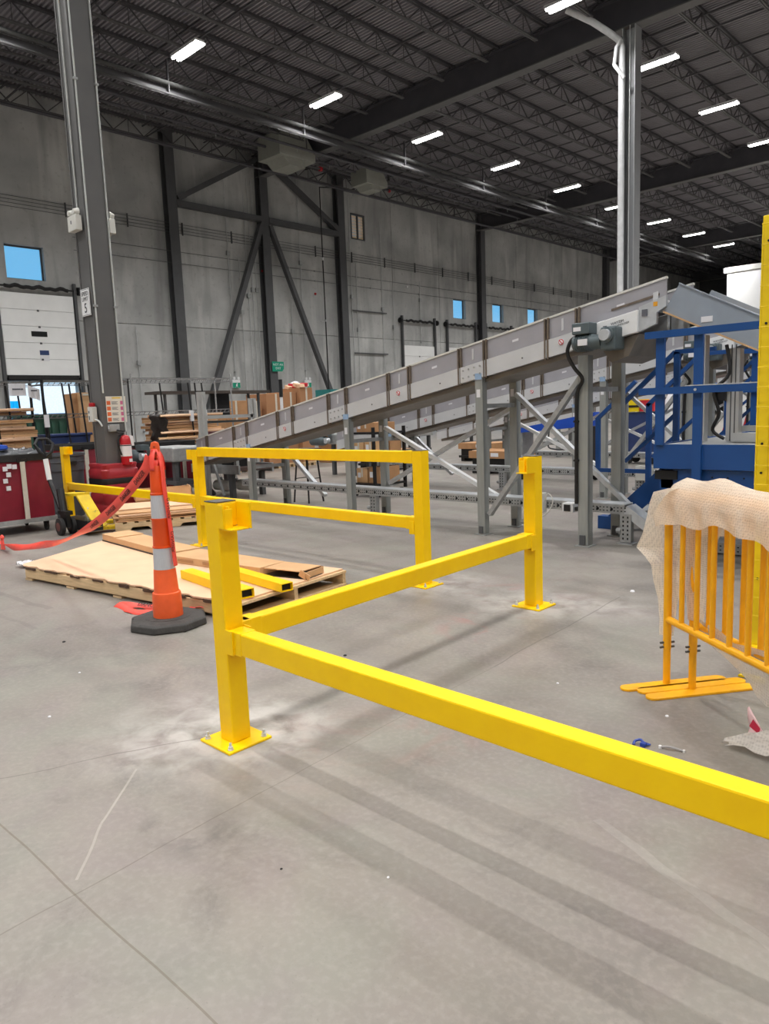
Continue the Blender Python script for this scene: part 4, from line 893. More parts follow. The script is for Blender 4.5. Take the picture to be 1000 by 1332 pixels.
# ------------------------------------------------------------------ inclined conveyors
def top(x): return 2.45+.184*(x+3.794)
def conveyor(label):
    t = thing('incline_conveyor', label, 'conveyor', (-7, 7.22, 0), group='inclined steel conveyors')
    def B(m, n, mt, parent=t, **k): return m.build(n, mt, parent, w=True, **k)
    X0, X1 = -11.15, -2.955; yn, yf = 6.9, 7.54
    seams = []
    for k in range(6, -1, -1):
        s = -3.86-1.155*k; seams += [s-.36, s]
    cuts = [X0]+[s for s in seams if s > X0+.05]+[X1]
    def para(xa, xb, ta, tb, y0, y1):   # slab between offsets below the top line
        return MB().prism([(xa, top(xa)-tb), (xb, top(xb)-tb), (xb, top(xb)-ta), (xa, top(xa)-ta)], y0, y1, 'Y')
    for a, b in zip(cuts[:-1], cuts[1:]):
        for (y0, y1, sgn) in ((yn, yn+.02, -1), (yf-.02, yf, 1)):
            o = B(para(a+.004, b-.004, .008, .215, y0, y1), 'side_panel', PANL)
            if sgn < 0 and b-a > .5:
                c = a+(b-a)*.5; B(para(c-.04, c+.04, .1, .125, yn-.003, yn), 'white_sticker', PAPER, o)
            elif sgn < 0:
                c = a+(b-a)*.5; B(para(c-.012, c+.012, .05, .17, yn-.006, yn), 'handle_strip', BEAMM, o)
        if b < X1-.01 or True:
            xb = min(b, -3.2)
            if a < xb:
                o = B(para(a+.003, xb-.003, .222, .405, yn-.025, yn+.03), 'side_beam', BEAMM)
                B(para(a+.003, xb-.003, .222, .405, yf-.03, yf+.025), 'side_beam', BEAMM)
                if b-a > .5: B(MB().lathe([(.009, -.003), (.009, .003)], ((a+xb)/2+.1, yn-.026, top((a+xb)/2)-.31), 8, 'Y'), 'bolt_hole', DARKST, o)
    for i, s in enumerate(seams):
        if s < X0+.05: continue
        for dx in (-.018, .018):
            B(para(s+dx-.009, s+dx+.009, .0, .42, yn-.03, yn-.002), 'joint_strip', STRIP)
    B(para(X0, X1, -.012, .008, yn-.012, yn+.03), 'top_trim', OFFW); B(para(X0, X1, -.012, .008, yf-.03, yf+.012), 'top_trim', OFFW)
    B(para(X0, -3.1, .16, .18, yn+.02, yf-.02), 'belt', BLACKR)
    B(para(X0+.1, -3.3, .41, .46, yn+.03, yf-.03), 'belly_pan', PAN)
    for k in (1, 3, 5):                                     # splice plates with bolts
        s = -3.86-1.155*k; pl = B(para(s-.34, s-.02, .225, .40, yn-.036, yn-.026), 'splice_plate', BEAMM)
        for r in range(2):
            for c in range(4):
                x = s-.30+.08*c; B(MB().lathe([(.011, -.008), (.009, .006)], (x, yn-.038, top(x)-.27-.085*r), 6, 'Y'), 'bolt', GALV, pl)
    for k in (0, 2, 4):
        x = -3.86-1.155*k-.18
        ic = B(MB().lathe([(.034, -.003), (.034, .003)], (x, yn-.029, top(x)-.29), 14, 'Y'), 'warning_disc', PAPER)
        B(MB().lathe([(.03, -.002), (.03, .002)], (x, yn-.033, top(x)-.29), 14, 'Y'), 'red_ring', BRICKR, ic)
        B(MB().lathe([(.022, -.002), (.022, .002)], (x, yn-.037, top(x)-.29), 14, 'Y'), 'white_centre', PAPER, ic)
        B(MB().beam((x-.02, yn-.04, top(x)-.27), (x+.02, yn-.04, top(x)-.31), .004, .008), 'slash', BRICKR, ic)
    # legs
    for x in (-9.6, -7.33, -5.1):
        for y in (6.88, 7.56):
            zt = top(x)-.4
            o = B(MB().box(x-.05, x+.05, y-.012, y+.012, .012, zt).box(x-.05, x-.035, y, y+.075, .012, zt).box(x+.035, x+.05, y, y+.075, .012, zt), 'leg', LEGM)
            B(MB().box(x-.075, x+.075, y-.05, y+.1, 0, .012), 'foot_plate', GALV, o)
            B(MB().box(x-.045, x+.045, y-.02, y+.05, zt-.02, zt+.05), 'clamp', mat('pale_blue_clamp', (150, 178, 210), .4) if y < 7 else GALV, o)
            B(MB().box(x-.03, x+.02, y-.016, y-.012, zt-.22, zt-.13), 'leg_label', PAPER, o)
            B(MB().box(x-.025, x+.025, y-.03, y-.012, .02, .1), 'foot_bracket', DARKST, o)
        z = top(x)-.72
        B(MB().beam((x, 6.93, z), (x, 7.56, z), .05, .05), 'cross_tie', GALV)
    xd = -3.78
    for y in (6.86, 7.58):
        o = B(MB().box(xd-.055, xd+.055, y-.015, y+.015, .012, 1.96).box(xd-.055, xd-.04, y, y+.09, .012, 1.96).box(xd+.04, xd+.055, y, y+.09, .012, 1.96), 'leg', LEGM)
        B(MB().box(xd-.08, xd+.08, y-.05, y+.12, 0, .012), 'foot_plate', GALV, o); B(MB().box(xd-.03, xd+.03, y-.035, y-.015, .02, .12), 'foot_bracket', DARKST, o)
    B(MB().beam((xd, 6.93, 1.62), (xd, 7.6, 1.62), .05, .05), 'cross_tie', GALV)
    # diagonal braces
    for p, q, mt in (((-7.25, 7.55, 1.24), (-5.2, 7.55, .3), WHITE), ((-7.25, 7.6, .45), (-5.15, 7.6, 1.45), GALVL), ((-5.05, 7.55, 1.62), (-3.6, 7.55, .35), GALVL),
                     ((-5.02, 6.93, .24), (-3.82, 6.93, 1.78), GALV), ((-9.5, 7.55, .9), (-8.6, 7.55, .2), GALVL)):
        B(MB().beam(p, q, .05, .07, (0, 1, 0)).beam(Vector(p)+Vector((0, -.03, 0)), Vector(q)+Vector((0, -.03, 0)), .012, .02), 'brace', mt)
    # drive end
    B(para(-3.62, -3.19, .225, .43, yn-.1, yn-.03), 'drive_cover', WHITE, bevel=.006)
    B(MB().prism([(-3.19, top(-3.19)-.43), (-3.02, top(-3.02)-.40), (-3.02, top(-3.02)-.30), (-2.93, top(-2.93)-.27), (-2.93, top(-2.93)-.17), (-3.19, top(-3.19)-.20)], yn-.07, yn-.03, 'Y'), 'end_bracket', GALVL)
    B(MB().prism([(-3.19, top(-3.19)-.43), (-3.02, top(-3.02)-.40), (-3.02, top(-3.02)-.30), (-2.93, top(-2.93)-.27), (-2.93, top(-2.93)-.17), (-3.19, top(-3.19)-.20)], yf+.03, yf+.07, 'Y'), 'end_bracket', GALVL)
    B(MB().tube([(-2.99, yn, top(-2.99)-.25), (-2.99, yf, top(-2.99)-.25)], .06, 14), 'head_roller', GALV)
    B(MB().prism([(-3.6, top(-3.6)-.45), (-3.2, top(-3.2)-.44), (-3.3, top(-3.3)-.62), (-3.48, top(-3.48)-.64)], yn-.04, yf, 'Y'), 'under_guard', PAN)
    B(para(-3.5, -3.02, .12, .14, yn-.01, yn-.001), 'slot_rail', STRIP); B(para(-3.08, -3.03, .1, .23, yn-.012, yn-.002), 'slot_end', BEAMM)
    B(MB().box(-3.05, -3.01, yn-.072, yn-.07, top(-3.03)-.24, top(-3.03)-.2), 'hazard_sticker', mat('orange_sticker', (226, 160, 40), .5))
    B(MB().cbox((-3.13, yn-.075, top(-3.13)-.27), (.05, .02, .06)), 'proximity_switch', LETG)
    # gear motor
    mo = B(MB().lathe([(.05, -.3), (.075, -.295), (.08, -.1), (.07, -.08), (.07, 0)], (-3.5, 6.72, 2.07), 16, 'X'), 'motor_body', MOTR, smooth=True)
    for k in range(8): B(MB().lathe([(.085, 0), (.085, .008)], (-3.77+.022*k, 6.72, 2.07), 12, 'X'), 'cooling_fin', MOTR, mo)
    B(MB().box(-3.79, -3.6, 6.64, 6.8, 2.15, 2.26), 'terminal_box', MOTR, mo, bevel=.01); B(MB().box(-3.77, -3.69, 6.636, 6.64, 2.18, 2.22), 'rating_plate', PAPER, mo)
    B(MB().box(-3.72, -3.62, 6.632, 6.642, 2.04, 2.1), 'rating_plate', PAPER, mo)
    g = B(MB().box(-3.5, -3.34, 6.66, 6.86, 1.98, 2.2), 'gearbox', MOTR, bevel=.02); B(MB().lathe([(.055, -.06), (.055, 0)], (-3.43, 6.66, 2.12), 16, 'Y'), 'shaft_cap', GALVL, g); B(MB().lathe([(.075, -.02), (.075, 0)], (-3.43, 6.66, 2.12), 16, 'Y'), 'flange', MOTR, g)
    cb = smooth_path([(-3.76, 6.72, 2.14), (-3.83, 6.7, 2.1), (-3.87, 6.7, 1.98), (-3.82, 6.74, 1.84), (-3.76, 6.8, 1.72), (-3.83, 6.82, 1.58), (-3.845, 6.83, 1.2), (-3.845, 6.83, .45)], 5)
    B(MB().tube(cb, .02, 8), 'power_cable', BLACK, smooth=True)
    for z in (.9, 1.3): B(MB().cbox((-3.845, 6.83, z), (.05, .04, .02)), 'cable_clip', BLACK)
    # floor level tray
    zt = .42
    B(MB().box(-10.3, -3.5, 7.2, 7.4, zt-.012, zt), 'tray_cover', GALVL)
    tr = B(MB().box(-10.3, -3.5, 7.2, 7.212, zt-.105, zt-.012).box(-10.3, -3.5, 7.388, 7.4, zt-.105, zt-.012).box(-10.3, -3.5, 7.2, 7.4, zt-.105, zt-.1), 'cable_tray', GALV)
    B(MB().beam((-3.5, 7.3, zt-.055), (-3.05, 7.3, .06), .2, .1), 'tray_drop', GALVL); B(MB().box(-3.05, -1.2, 7.2, 7.4, .01, .11), 'tray_floor_run', GALV)
    h = MB()
    for k in range(42): x = -10.2+.16*k; h.lathe([(.017, 0), (.017, .004)], (x, 7.195, zt-.06), 6, 'Y')
    for k in range(170):
        x = -10.25+.04*k
        for z in (.04, .075): h.box(x-.008, x+.008, 7.196, 7.2, zt-z-.005, zt-z+.005)
    for k in range(44):
        x = -3.0+.04*k
        for z in (.04, .08): h.box(x-.008, x+.008, 7.196, 7.2, z-.005, z+.005)
    B(h, 'punched_holes', DARK, tr, kind='stuff')
    for x in (-7.2, -4.66, -3.48):
        o = B(MB().box(x-.06, x+.06, 7.19, 7.2, .02, zt-.1).box(x-.06, x-.05, 7.2, 7.26, .02, zt-.1).box(x+.05, x+.06, 7.2, 7.26, .02, zt-.1).box(x-.09, x+.09, 7.16, 7.3, 0, .012), 'tray_leg', GALV)
        hh = MB()
        for k in range(6):
            for dx in (-.025, .025): hh.box(x+dx-.007, x+dx+.007, 7.186, 7.19, .05+.045*k, .07+.045*k)
        B(hh, 'punched_holes', DARK, o, kind='stuff')
        B(MB().lathe([(.03, 0), (.03, .05)], (x-.1, 7.2, .14), 8, 'X'), 'knob', GALV, o)
    B(MB().box(-4.68, -4.42, 7.1, 7.19, .28, .5), 'control_box', OFFW, bevel=.006)
    c2 = B(MB().box(-4.16, -4.03, 7.08, 7.2, .31, .41), 'isolator_box', WHITE, bevel=.006); B(MB().box(-4.13, -4.06, 7.06, 7.08, .325, .395), 'switch', BLACK, c2); B(MB().box(-4.02, -3.92, 7.1, 7.16, .33, .37), 'plug', BLACK, c2)
    B(MB().tube(smooth_path([(-4.42, 7.14, .4), (-4.36, 7.12, .5), (-4.3, 7.12, .42), (-4.36, 7.1, .28), (-4.5, 7.12, .22)], 5), .006, 6), 'cord', OFFW)
    return t
c1 = conveyor('nearest inclined grey conveyor, with the motor in full view')
def logo(t):
    u = Vector((1, 0, .184)).normalized(); x = -3.42; y = 6.9-.101; z = top(x)-.33
    up = Vector((0, 0, 1)); r = frame((x+.07, y-.001, z+.045), u, up)
    text('WAYZIM', .034, frame((x+.03, y-.002, top(x+.03)-.285), u, up), LETT, t); text('TECHNOLOGY', .026, frame((x+.065, y-.002, top(x+.065)-.315), u, up), LETT, t)
    MB().prism([(x-.12, top(x)-.30), (x-.075, top(x)-.30), (x-.1, top(x)-.35)], y-.003, y, 'Y').build('logo_mark', LETT, t, w=True)
logo(c1)
CL = ['second inclined grey conveyor, just behind the nearest', 'third inclined grey conveyor from the front', 'fourth and farthest inclined grey conveyor']
for k, (dx, dy) in enumerate(((-.35, 3.6), (-.7, 7.3), (-1.1, 11.1))):
    dup(c1, (-7+dx, 7.22+dy, 0), label=CL[k])

# ------------------------------------------------------------------ chute and platform
def chute(label, dx, dy):
    t = thing('metal_chute', label, 'chute', (-2.4+dx, 7.2+dy, 2.3), group='falling metal chutes')
    CH = mat('chute_blue_grey_steel', (150, 160, 172), .4, .15, var=.05)
    def B(m, n, mt, **k): return m.move(Matrix.Translation((dx, dy, 0))).build(n, mt, t, w=True, **k)
    pr = [(-2.96, 2.30), (-2.82, 2.53), (-1.0, 1.57), (-1.0, 1.30)]
    B(MB().prism(pr, 6.86, 6.875, 'Y'), 'side_plate', CH); B(MB().prism(pr, 7.62, 7.635, 'Y'), 'side_plate', CH)
    B(MB().prism([(-2.96, 2.285), (-2.96, 2.3), (-1.0, 1.315), (-1.0, 1.3)], 6.84, 7.65, 'Y'), 'plywood_floor', WOODE)
    B(MB().beam((-2.82, 6.86, 2.53), (-1.0, 6.86, 1.57), .03, .01), 'folded_lip', CH); B(MB().beam((-2.82, 7.635, 2.53), (-1.0, 7.635, 1.57), .03, .01), 'folded_lip', CH)
    B(MB().box(-2.62, -2.52, 6.855, 6.86, 2.16, 2.21), 'sticker', PAPER)
    B(MB().prism([(-2.9, 2.33), (-2.88, 2.48), (-2.74, 2.42), (-2.78, 2.26)], 7.0, 7.5, 'Y'), 'entry_flap', PAN)
    for x, y in ((-2.66, 7.0), (-2.36, 7.0)):
        o = B(MB().box(x-.05, x+.05, y-.05, y+.05, 1.095, 2.2-.5*(x+2.96)*.95).box(x-.054, x-.046, y-.054, y-.03, 1.1, 1.9), 'profile_post', ALU)
        for q in (-.018, .018): B(MB().box(x+q-.005, x+q+.005, y-.052, y-.05, 1.1, 1.95), 'groove', DARKST)
    B(MB().tube(smooth_path([(-2.42, 6.93, 1.95), (-2.38, 6.9, 1.7), (-2.5, 6.88, 1.55), (-2.46, 6.9, 1.35), (-2.52, 6.92, 1.2), (-2.42, 6.93, 1.12)], 5), .016, 7), 'black_cable', BLACK, smooth=True)
    B(MB().cbox((-2.46, 6.93, 1.52), (.1, .06, .12)), 'cable_coupler', BLACK)
    return t
chute('blue grey metal chute falling right from the nearest conveyor', 0, 0)
chute('blue grey metal chute falling right from the second conveyor', -.35, 3.6)
chute('blue grey metal chute falling right from the third conveyor', -.7, 7.3)
def platform(label, dx, dy):
    t = thing('work_platform', label, 'platform', (-1.8+dx, 7.5+dy, 0), group='blue steel work platforms')
    def B(m, n, mt=BLUE, **k): return m.move(Matrix.Translation((dx, dy, 0))).build(n, mt, t, w=True, **k)
    x0, x1, yn, yf, zd = -2.86, .6, 6.45, 8.9, 1.09
    B(MB().box(x0+.02, x1, yn+.03, yf, zd-.04, zd-.005), 'deck_plate', GALV)
    B(MB().box(x0, x1, yn, yn+.02, .88, 1.095), 'kick_plate'); B(MB().box(x0, x0+.02, yn+.02, yf, .88, 1.095), 'kick_plate')
    B(MB().box(x0+.04, x1, yn+.05, yn+.1, .70, .87), 'edge_beam')
    hh = MB()
    for k in range(22): hh.lathe([(.008, -.002), (.008, .002)], (x0+.5+.13*k, yn+.048, .81), 6, 'Y')
    B(hh, 'punched_holes', DARK, kind='stuff')
    for x in (x0+.1, -.9): B(MB().box(x-.05, x+.06, yn+.05, yn+.15, .012, .88), 'support_leg'); B(MB().box(x-.1, x+.1, yn, yn+.2, 0, .012), 'foot_plate')
    B(MB().box(x0+.06, x1, yn+.06, yn+.12, .36, .46), 'lower_beam'); B(MB().box(x0+.0, x0+.2, yn+.03, yn+.05, .78, .86), 'dark_slot', DARK)
    for x in (-2.80, -2.47, -.9, .4): B(MB().box(x-.038, x+.038, yn+.0-.03, yn+.0, .78 if x > -2.7 else 1.09, 2.06), 'rail_post')
    B(MB().box(x0-.06, x1, yn-.08, yn-.03, 2.02, 2.08), 'top_rail'); B(MB().box(x0-.11, x1, yn-.08, yn-.03, 1.535, 1.595), 'middle_rail')
    B(MB().box(x0+.3, x1, yn-.08, yn-.03, 1.597, 1.605), 'grey_wear_strip', GALVL)
    for x in (-2.47,): B(MB().lathe([(.012, -.004), (.012, .004)], (x, yn-.083, 1.565), 8, 'Y'), 'bolt', GALVL)
    B(MB().beam((-2.35, yn+.5, 1.13), (x1, yn+.5, 1.13), .1, .08), 'roller_profile', ALU); B(MB().beam((-2.35, yn+.75, 1.2), (x1, yn+.75, 1.2), .08, .05), 'roller_profile', ALU)
    # stair to the left, behind
    for y in (8.0, 8.72):
        B(MB().beam((-4.08, y, .02), (-2.95, y, 1.08), .03, .2, (0, 0, 1)), 'stringer')
        B(MB().beam((-3.95, y, 1.42), (-3.32, y, 1.99), .045, .045), 'handrail'); B(MB().beam((-3.32, y, 1.99), (-2.9, y, 1.99), .045, .045), 'handrail')
        B(MB().beam((-3.88, y, .80), (-3.3, y, 1.33), .04, .04), 'mid_handrail')
        B(MB().beam((-3.93, y, .2), (-3.93, y, 1.45), .06, .045), 'hand_post'); B(MB().beam((-3.30, y, .75), (-3.30, y, 1.99), .06, .045), 'hand_post')
    y = 8.72
    B(MB().beam((-4.60, y, .6), (-4.60, y, 1.28), .05, .05), 'hand_post'); B(MB().beam((-4.62, y, .62), (-3.93, y, .62), .04, .05), 'return_bar'); B(MB().beam((-4.62, y, 1.26), (-4.1, y, 1.72), .045, .045), 'handrail')
    for k in range(4):
        z = .22+.22*k; x = -3.9+.235*k; B(MB().box(x-.02, x+.2, 8.02, 8.7, z-.03, z), 'tread', GALV)
    B(MB().box(-4.2, -3.95, 7.96, 8.1, 0, .15), 'stair_foot')
    # rear loop rail
    for y in (8.95,):
        B(MB().beam((-1.9, y, 1.09), (-1.9, y, 1.75), .06, .05), 'loop_post'); B(MB().beam((-1.9, y, 1.75), (-1.7, y, 2.02), .05, .05), 'loop_bar')
        B(MB().beam((-1.7, y, 2.02), (-1.4, y, 2.02), .05, .05), 'loop_bar'); B(MB().beam((-1.4, y, 1.09), (-1.4, y, 2.02), .06, .05), 'loop_post')
    return t
platform('blue steel work platform with railings at the right, nearest the camera', 0, 0)
platform('blue steel work platform under the second conveyor chute', -.35, 3.6)
platform('blue steel work platform under the third conveyor chute', -.7, 7.3)
# boom loader and coloured kit seen under the conveyors
t = thing('belt_loader', 'bright blue belt loader boom with a black belly, far behind the conveyor legs', 'loader', (-7.4, 12.6, 0))
def B(m, n, mt, **k): return m.build(n, mt, t, w=True, **k)
B(MB().prism([(-8.4, .92), (-6.95, 1.03), (-6.65, 1.05), (-6.65, 1.3), (-6.9, 1.25), (-8.4, 1.0)], 12.45, 12.9, 'Y'), 'boom', BLUEB)
B(MB().prism([(-7.15, 1.02), (-6.7, 1.04), (-6.75, .15), (-6.95, .15), (-7.0, .8)], 12.5, 12.85, 'Y'), 'belly', BLACK)
for x in (-8.2, -6.85):
    for y in (12.45, 12.9): B(MB().lathe([(.07, -.03), (.07, .03)], (x, y, .072), 12, 'Y'), 'wheel', BLACKR)
B(MB().tube(smooth_path([(-7.62, 12.5, .98), (-7.64, 12.5, .75), (-7.58, 12.5, .62), (-7.1, 12.5, .62), (-7.02, 12.5, .75)], 5), .016, 6), 'tube_frame', DARKST)
B(MB().box(-8.3, -8.22, 12.47, 12.88, .07, .95), 'rear_leg', GALV); B(MB().box(-8.25, -6.8, 12.65, 12.7, .1, .16), 'axle_bar', GALV)
t = thing('tool_trolley', 'dark blue trolley with a yellow and red top, behind the platform stair', 'trolley', (-7.6, 16.7, 0))
B(MB().box(-8.05, -7.25, 16.5, 17.0, .2, 1.2), 'body', BLUED); B(MB().box(-8.0, -7.66, 16.45, 17.0, 1.22, 1.5), 'yellow_case', YELM); B(MB().box(-8.0, -7.66, 16.44, 16.45, 1.32, 1.37), 'black_band', BLACK)
B(MB().box(-7.64, -7.3, 16.45, 17.0, 1.22, 1.48), 'red_case', BRICKR); B(MB().box(-8.15, -8.05, 16.5, 16.8, .35, 1.0), 'yellow_side', YELM)
for x in (-7.95, -7.35):
    for y in (16.55, 16.95): B(MB().lathe([(.1, -.03), (.1, .03)], (x, y, .102), 10, 'Y'), 'wheel', BLACKR)
t = thing('white_drum', 'white rounded tank behind the platform stair, right of the red case', 'tank', (-6.9, 16.8, 0))
B(MB().lathe([(.25, .0), (.3, .1), (.3, 1.4), (.2, 1.62), (.1, 1.66)], (-6.9, 16.8, 0), 20), 'shell', WHITE, smooth=True); B(MB().lathe([(.1, 1.66), (.1, 1.73)], (-6.9, 16.8, 0), 12), 'cap', DARKST)
t = thing('striped_screen', 'red and white striped panel standing far behind the platform rails', 'panel', (-5.7, 16.8, 0))
for k in range(5): B(MB().prism([(-6.1+.2*k, .0), (-5.9+.2*k, .0), (-5.6+.2*k, 1.15), (-5.8+.2*k, 1.15)], 16.78, 16.82, 'Y'), 'stripe', BRICKR if k % 2 == 0 else WHITE)
# ------------------------------------------------------------------ things on the near column
t = thing('speed_limit_sign', 'white speed limit sign on the left face of the near column', 'sign', (-11.2, 5.2, 3.27))
MB().box(-.15, .15, -.006, 0, -.2, .2).build('plate', WHITE, t, bevel=.002)
MB().box(-.14, .14, -.007, -.006, .184, .19).box(-.14, .14, -.007, -.006, -.19, -.184).box(-.14, -.134, -.007, -.006, -.19, .19).box(.134, .14, -.007, -.006, -.19, .19).build('border', LETG, t)
for s, z, b in ((.085, .125, 'SPEED'), (.085, .045, 'LIMIT'), (.2, -.09, '5')): text(b, s, frame((0, -.009, z), (1, 0, 0), (0, 0, 1)), LETT, t, w=False)
def elight(label, x, y, z, r):
    t = thing('emergency_light', label, 'light', (x, y, z), r)
    MB().box(-.14, .14, -.1, 0, -.12, .1).build('housing', OFFW, t, bevel=.012); MB().box(-.03, .0, -.102, -.1, -.02, .03).build('test_button', LETG, t)
    for s in (-.09, .09):
        o = MB().lathe([(.035, -.04), (.055, .02), (.055, .035)], (s, -.06, .15), 12, 'Y').build('lamp_head', OFFW, t); MB().tube([(s, -.05, .1), (s, -.05, .13)], .012, 6).build('neck', OFFW, o)
elight('white twin-head emergency light on the left face of the near column', -11.22, 5.2, 4.42, 0)
elight('white twin-head emergency light on the far right side of the near column', -11.14, 5.585, 4.42, math.pi)
t = thing('alarm_box', 'grey alarm box with a red top on the left face of the near column', 'alarm', (-11.22, 5.2, 1.6))
MB().box(-.09, .07, -.08, 0, -.13, .1).build('box', OFFW, t, bevel=.008); MB().lathe([(.04, .1), (.05, .12), (.045, .155), (.02, .165)], (0, -.04, 0), 12).build('red_lens', REDX, t)
MB().box(-.05, -.03, -.084, -.08, -.1, -.04).box(-.05, -.03, -.084, -.08, 0, .04).build('button', LETT, t)
MB().tube(smooth_path([(.07, -.04, -.1), (.2, -.05, -.12), (.26, -.03, -.2)], 4), .014, 6).build('conduit', CONDM, t)
t = thing('hazard_poster', 'white safety poster with orange and pink pictograms on the near column', 'poster', (-11.005, 5.44, 1.65))
PO = mat('poster_cream', (226, 220, 208), .5, var=.02)
MB().box(0, .006, -.16, .16, -.2, .2).build('sheet', PO, t); MB().box(.006, .008, -.06, .08, .165, .185).build('title_bar', mat('poster_yellow', (226, 196, 70), .5), t)
for k in range(4):
    z = .1-.085*k
    MB().box(.006, .008, -.15, -.09, z-.03, z+.03).build('orange_pictogram', mat('poster_orange', (226, 110, 60), .5), t)
    MB().box(.006, .008, .07, .12, z-.028, z+.028).build('pink_pictogram', mat('poster_pink', (206, 110, 150), .5), t)
    for q in range(3): MB().box(.006, .008, -.07, .03-.02*(q % 2), z-.02+.016*q, z-.013+.016*q).build('text_line', LETG, t)
t = thing('switch_box', 'small grey switch box under the poster on the near column', 'box', (-11.01, 5.36, 1.37))
MB().box(0, .07, -.08, .08, -.06, .05).build('box', GALV, t, bevel=.006); MB().box(.02, .05, -.085, -.08, -.02, .03).build('switch', PAPER, t)
t = thing('fire_extinguisher', 'red fire extinguisher with a white label hung on the near column', 'extinguisher', (-10.92, 5.5, .78))
MB().lathe([(.07, 0), (.085, .015), (.085, .4), (.06, .45), (.025, .47)], n=18).build('cylinder', REDX, t, smooth=True)
MB().lathe([(.0862, .14), (.0862, .32)], n=18).build('label_band', PAPER, t, smooth=True)
MB().lathe([(.0875, .30), (.0875, .315)], n=18).build('strap', BLACK, t); MB().lathe([(.022, .46), (.022, .52)], n=10).build('valve', GALV, t)
MB().beam((0, 0, .52), (.0, -.12, .55), .02, .015).beam((0, 0, .5), (0, -.11, .5), .02, .012).build('handle', BLACK, t)
MB().tube(smooth_path([(0, -.02, .49), (.0, -.1, .45), (.02, -.13, .35), (.02, -.11, .24), (.03, -.09, .16)], 5), .013, 7).build('hose', BLACK, t, smooth=True)
MB().prism([(.03, .47), (.09, .45), (.1, .3), (.06, .3)], .083, .089, 'X').build('hang_tag', PAPER, t); MB().box(.084, .09, -.0, .05, .05, .1).build('class_mark', PAPER, t)
# red plastic column guard
t = thing('column_guard', 'red ribbed plastic guard with a black strap round the base of the near column', 'guard', (-11.2, 5.4, 0))
def rrect(h, z, r=.11, n=5):
    P = []
    for sx, sy, a0 in ((1, 1, 0), (-1, 1, 90), (-1, -1, 180), (1, -1, 270)):
        for k in range(n+1):
            a = math.radians(a0+90*k/n); P.append((sx*(h-r)+r*math.cos(a), sy*(h-r)+r*math.sin(a), z))
    return P
def rr_shell(prof, name, mt):
    R = [rrect(h*.78, z) for h, z in prof]; n = len(R[0]); m = MB(); vs = [p for r in R for p in r]
    fs = [(i*n+k, i*n+(k+1) % n, (i+1)*n+(k+1) % n, (i+1)*n+k) for i in range(len(R)-1) for k in range(n)]
    m.add(vs, fs); return m.build(name, mt, t, smooth=True)
prof = [(.36, .0), (.37, .02)]
for k in range(4): z = .04+.185*k; prof += [(.385, z), (.39, z+.03), (.39, z+.12), (.37, z+.14), (.37, z+.165)]
prof += [(.38, .80), (.37, .82), (.24, .82)]
rr_shell(prof, 'shell', REDB); rr_shell([(.392, .50), (.396, .51), (.396, .58), (.392, .59)], 'strap', BLACK)

# ------------------------------------------------------------------ red laundry carts, bin, totes
def soft_box(x0, x1, y0, y1, z0, z1, amp, n=9, seed=0):
    m = MB()
    def face(f):
        P = []
        for i in range(n+1):
            row = []
            for j in range(n+1):
                u, v = i/n, j/n; p, nn_ = f(u, v); b = amp*math.sin(math.pi*u)*math.sin(math.pi*v)*(1+.5*noise.noise(Vector((u*3+seed, v*3, seed)))); row.append(tuple(Vector(p)+Vector(nn_)*b))
            P.append(row)
        m.grid(P)
    L = lambda a, b, t_: a+(b-a)*t_
    face(lambda u, v: ((L(x0, x1, u), y0, L(z0, z1, v)), (0, -1, 0))); face(lambda u, v: ((L(x0, x1, u), y1, L(z0, z1, v)), (0, 1, 0)))
    face(lambda u, v: ((x0, L(y0, y1, u), L(z0, z1, v)), (-1, 0, 0))); face(lambda u, v: ((x1, L(y0, y1, u), L(z0, z1, v)), (1, 0, 0)))
    face(lambda u, v: ((L(x0, x1, u), L(y0, y1, v), z0), (0, 0, -.4)))
    return m
def cart(label, x, y, lx, ly, zt, big=False):
    t = thing('laundry_cart', label, 'cart', (x, y, 0), group='red canvas laundry carts')
    soft_box(-lx/2, lx/2, -ly/2, ly/2, .2, zt-.06, .04, seed=x).build('canvas', RED, t, smooth=True)
    e = .03
    MB().box(-lx/2-e, lx/2+e, -ly/2-e, -ly/2+.02, zt-.1, zt).box(-lx/2-e, lx/2+e, ly/2-.02, ly/2+e, zt-.1, zt).box(-lx/2-e, -lx/2+.02, -ly/2, ly/2, zt-.1, zt).box(lx/2-.02, lx/2+e, -ly/2, ly/2, zt-.1, zt).build('rim', BLACKR, t, bevel=.01)
    for q in ([-.2, .25] if not big else [.29, -.2]):
        MB().box(lx/2+.05 if big else lx/2+.03, lx/2+.068, q*ly-.03, q*ly+.03, .2, zt-.1).build('webbing_strap', WEBB, t); MB().box(lx/2+.03, lx/2+.06, q*ly-.06, q*ly+.06, zt-.11, zt-.06).build('buckle', BLACK, t)
    MB().box(lx/2, lx/2+.03, -ly/2, ly/2, .14, .2).box(-lx/2-.03, -lx/2, -ly/2, ly/2, .14, .2).box(-lx/2, lx/2, -ly/2-.03, -ly/2, .14, .2).box(-lx/2, lx/2, ly/2, ly/2+.03, .14, .2).build('base_frame', GALV, t)
    for sx in (-1, 1):
        for sy in (-1, 1):
            MB().lathe([(.05, -.02), (.062, -.012), (.062, .012), (.05, .02)], (sx*(lx/2-.08), sy*(ly/2-.1), .062), 12, 'Y').cbox((sx*(lx/2-.08), sy*(ly/2-.1), .115), (.05, .06, .05)).build('caster', BLACKR, t)
    if big:
        for k, (a, b) in enumerate(((.17, .9), (.2, .93), (.235, .92), (.19, .82), (.165, .74), (.18, .64))):
            MB().box(lx/2+.05, lx/2+.066, a*ly-.03, a*ly+.025, b-.03, b+.03).build('torn_sticker', PAPER, t)
    return t
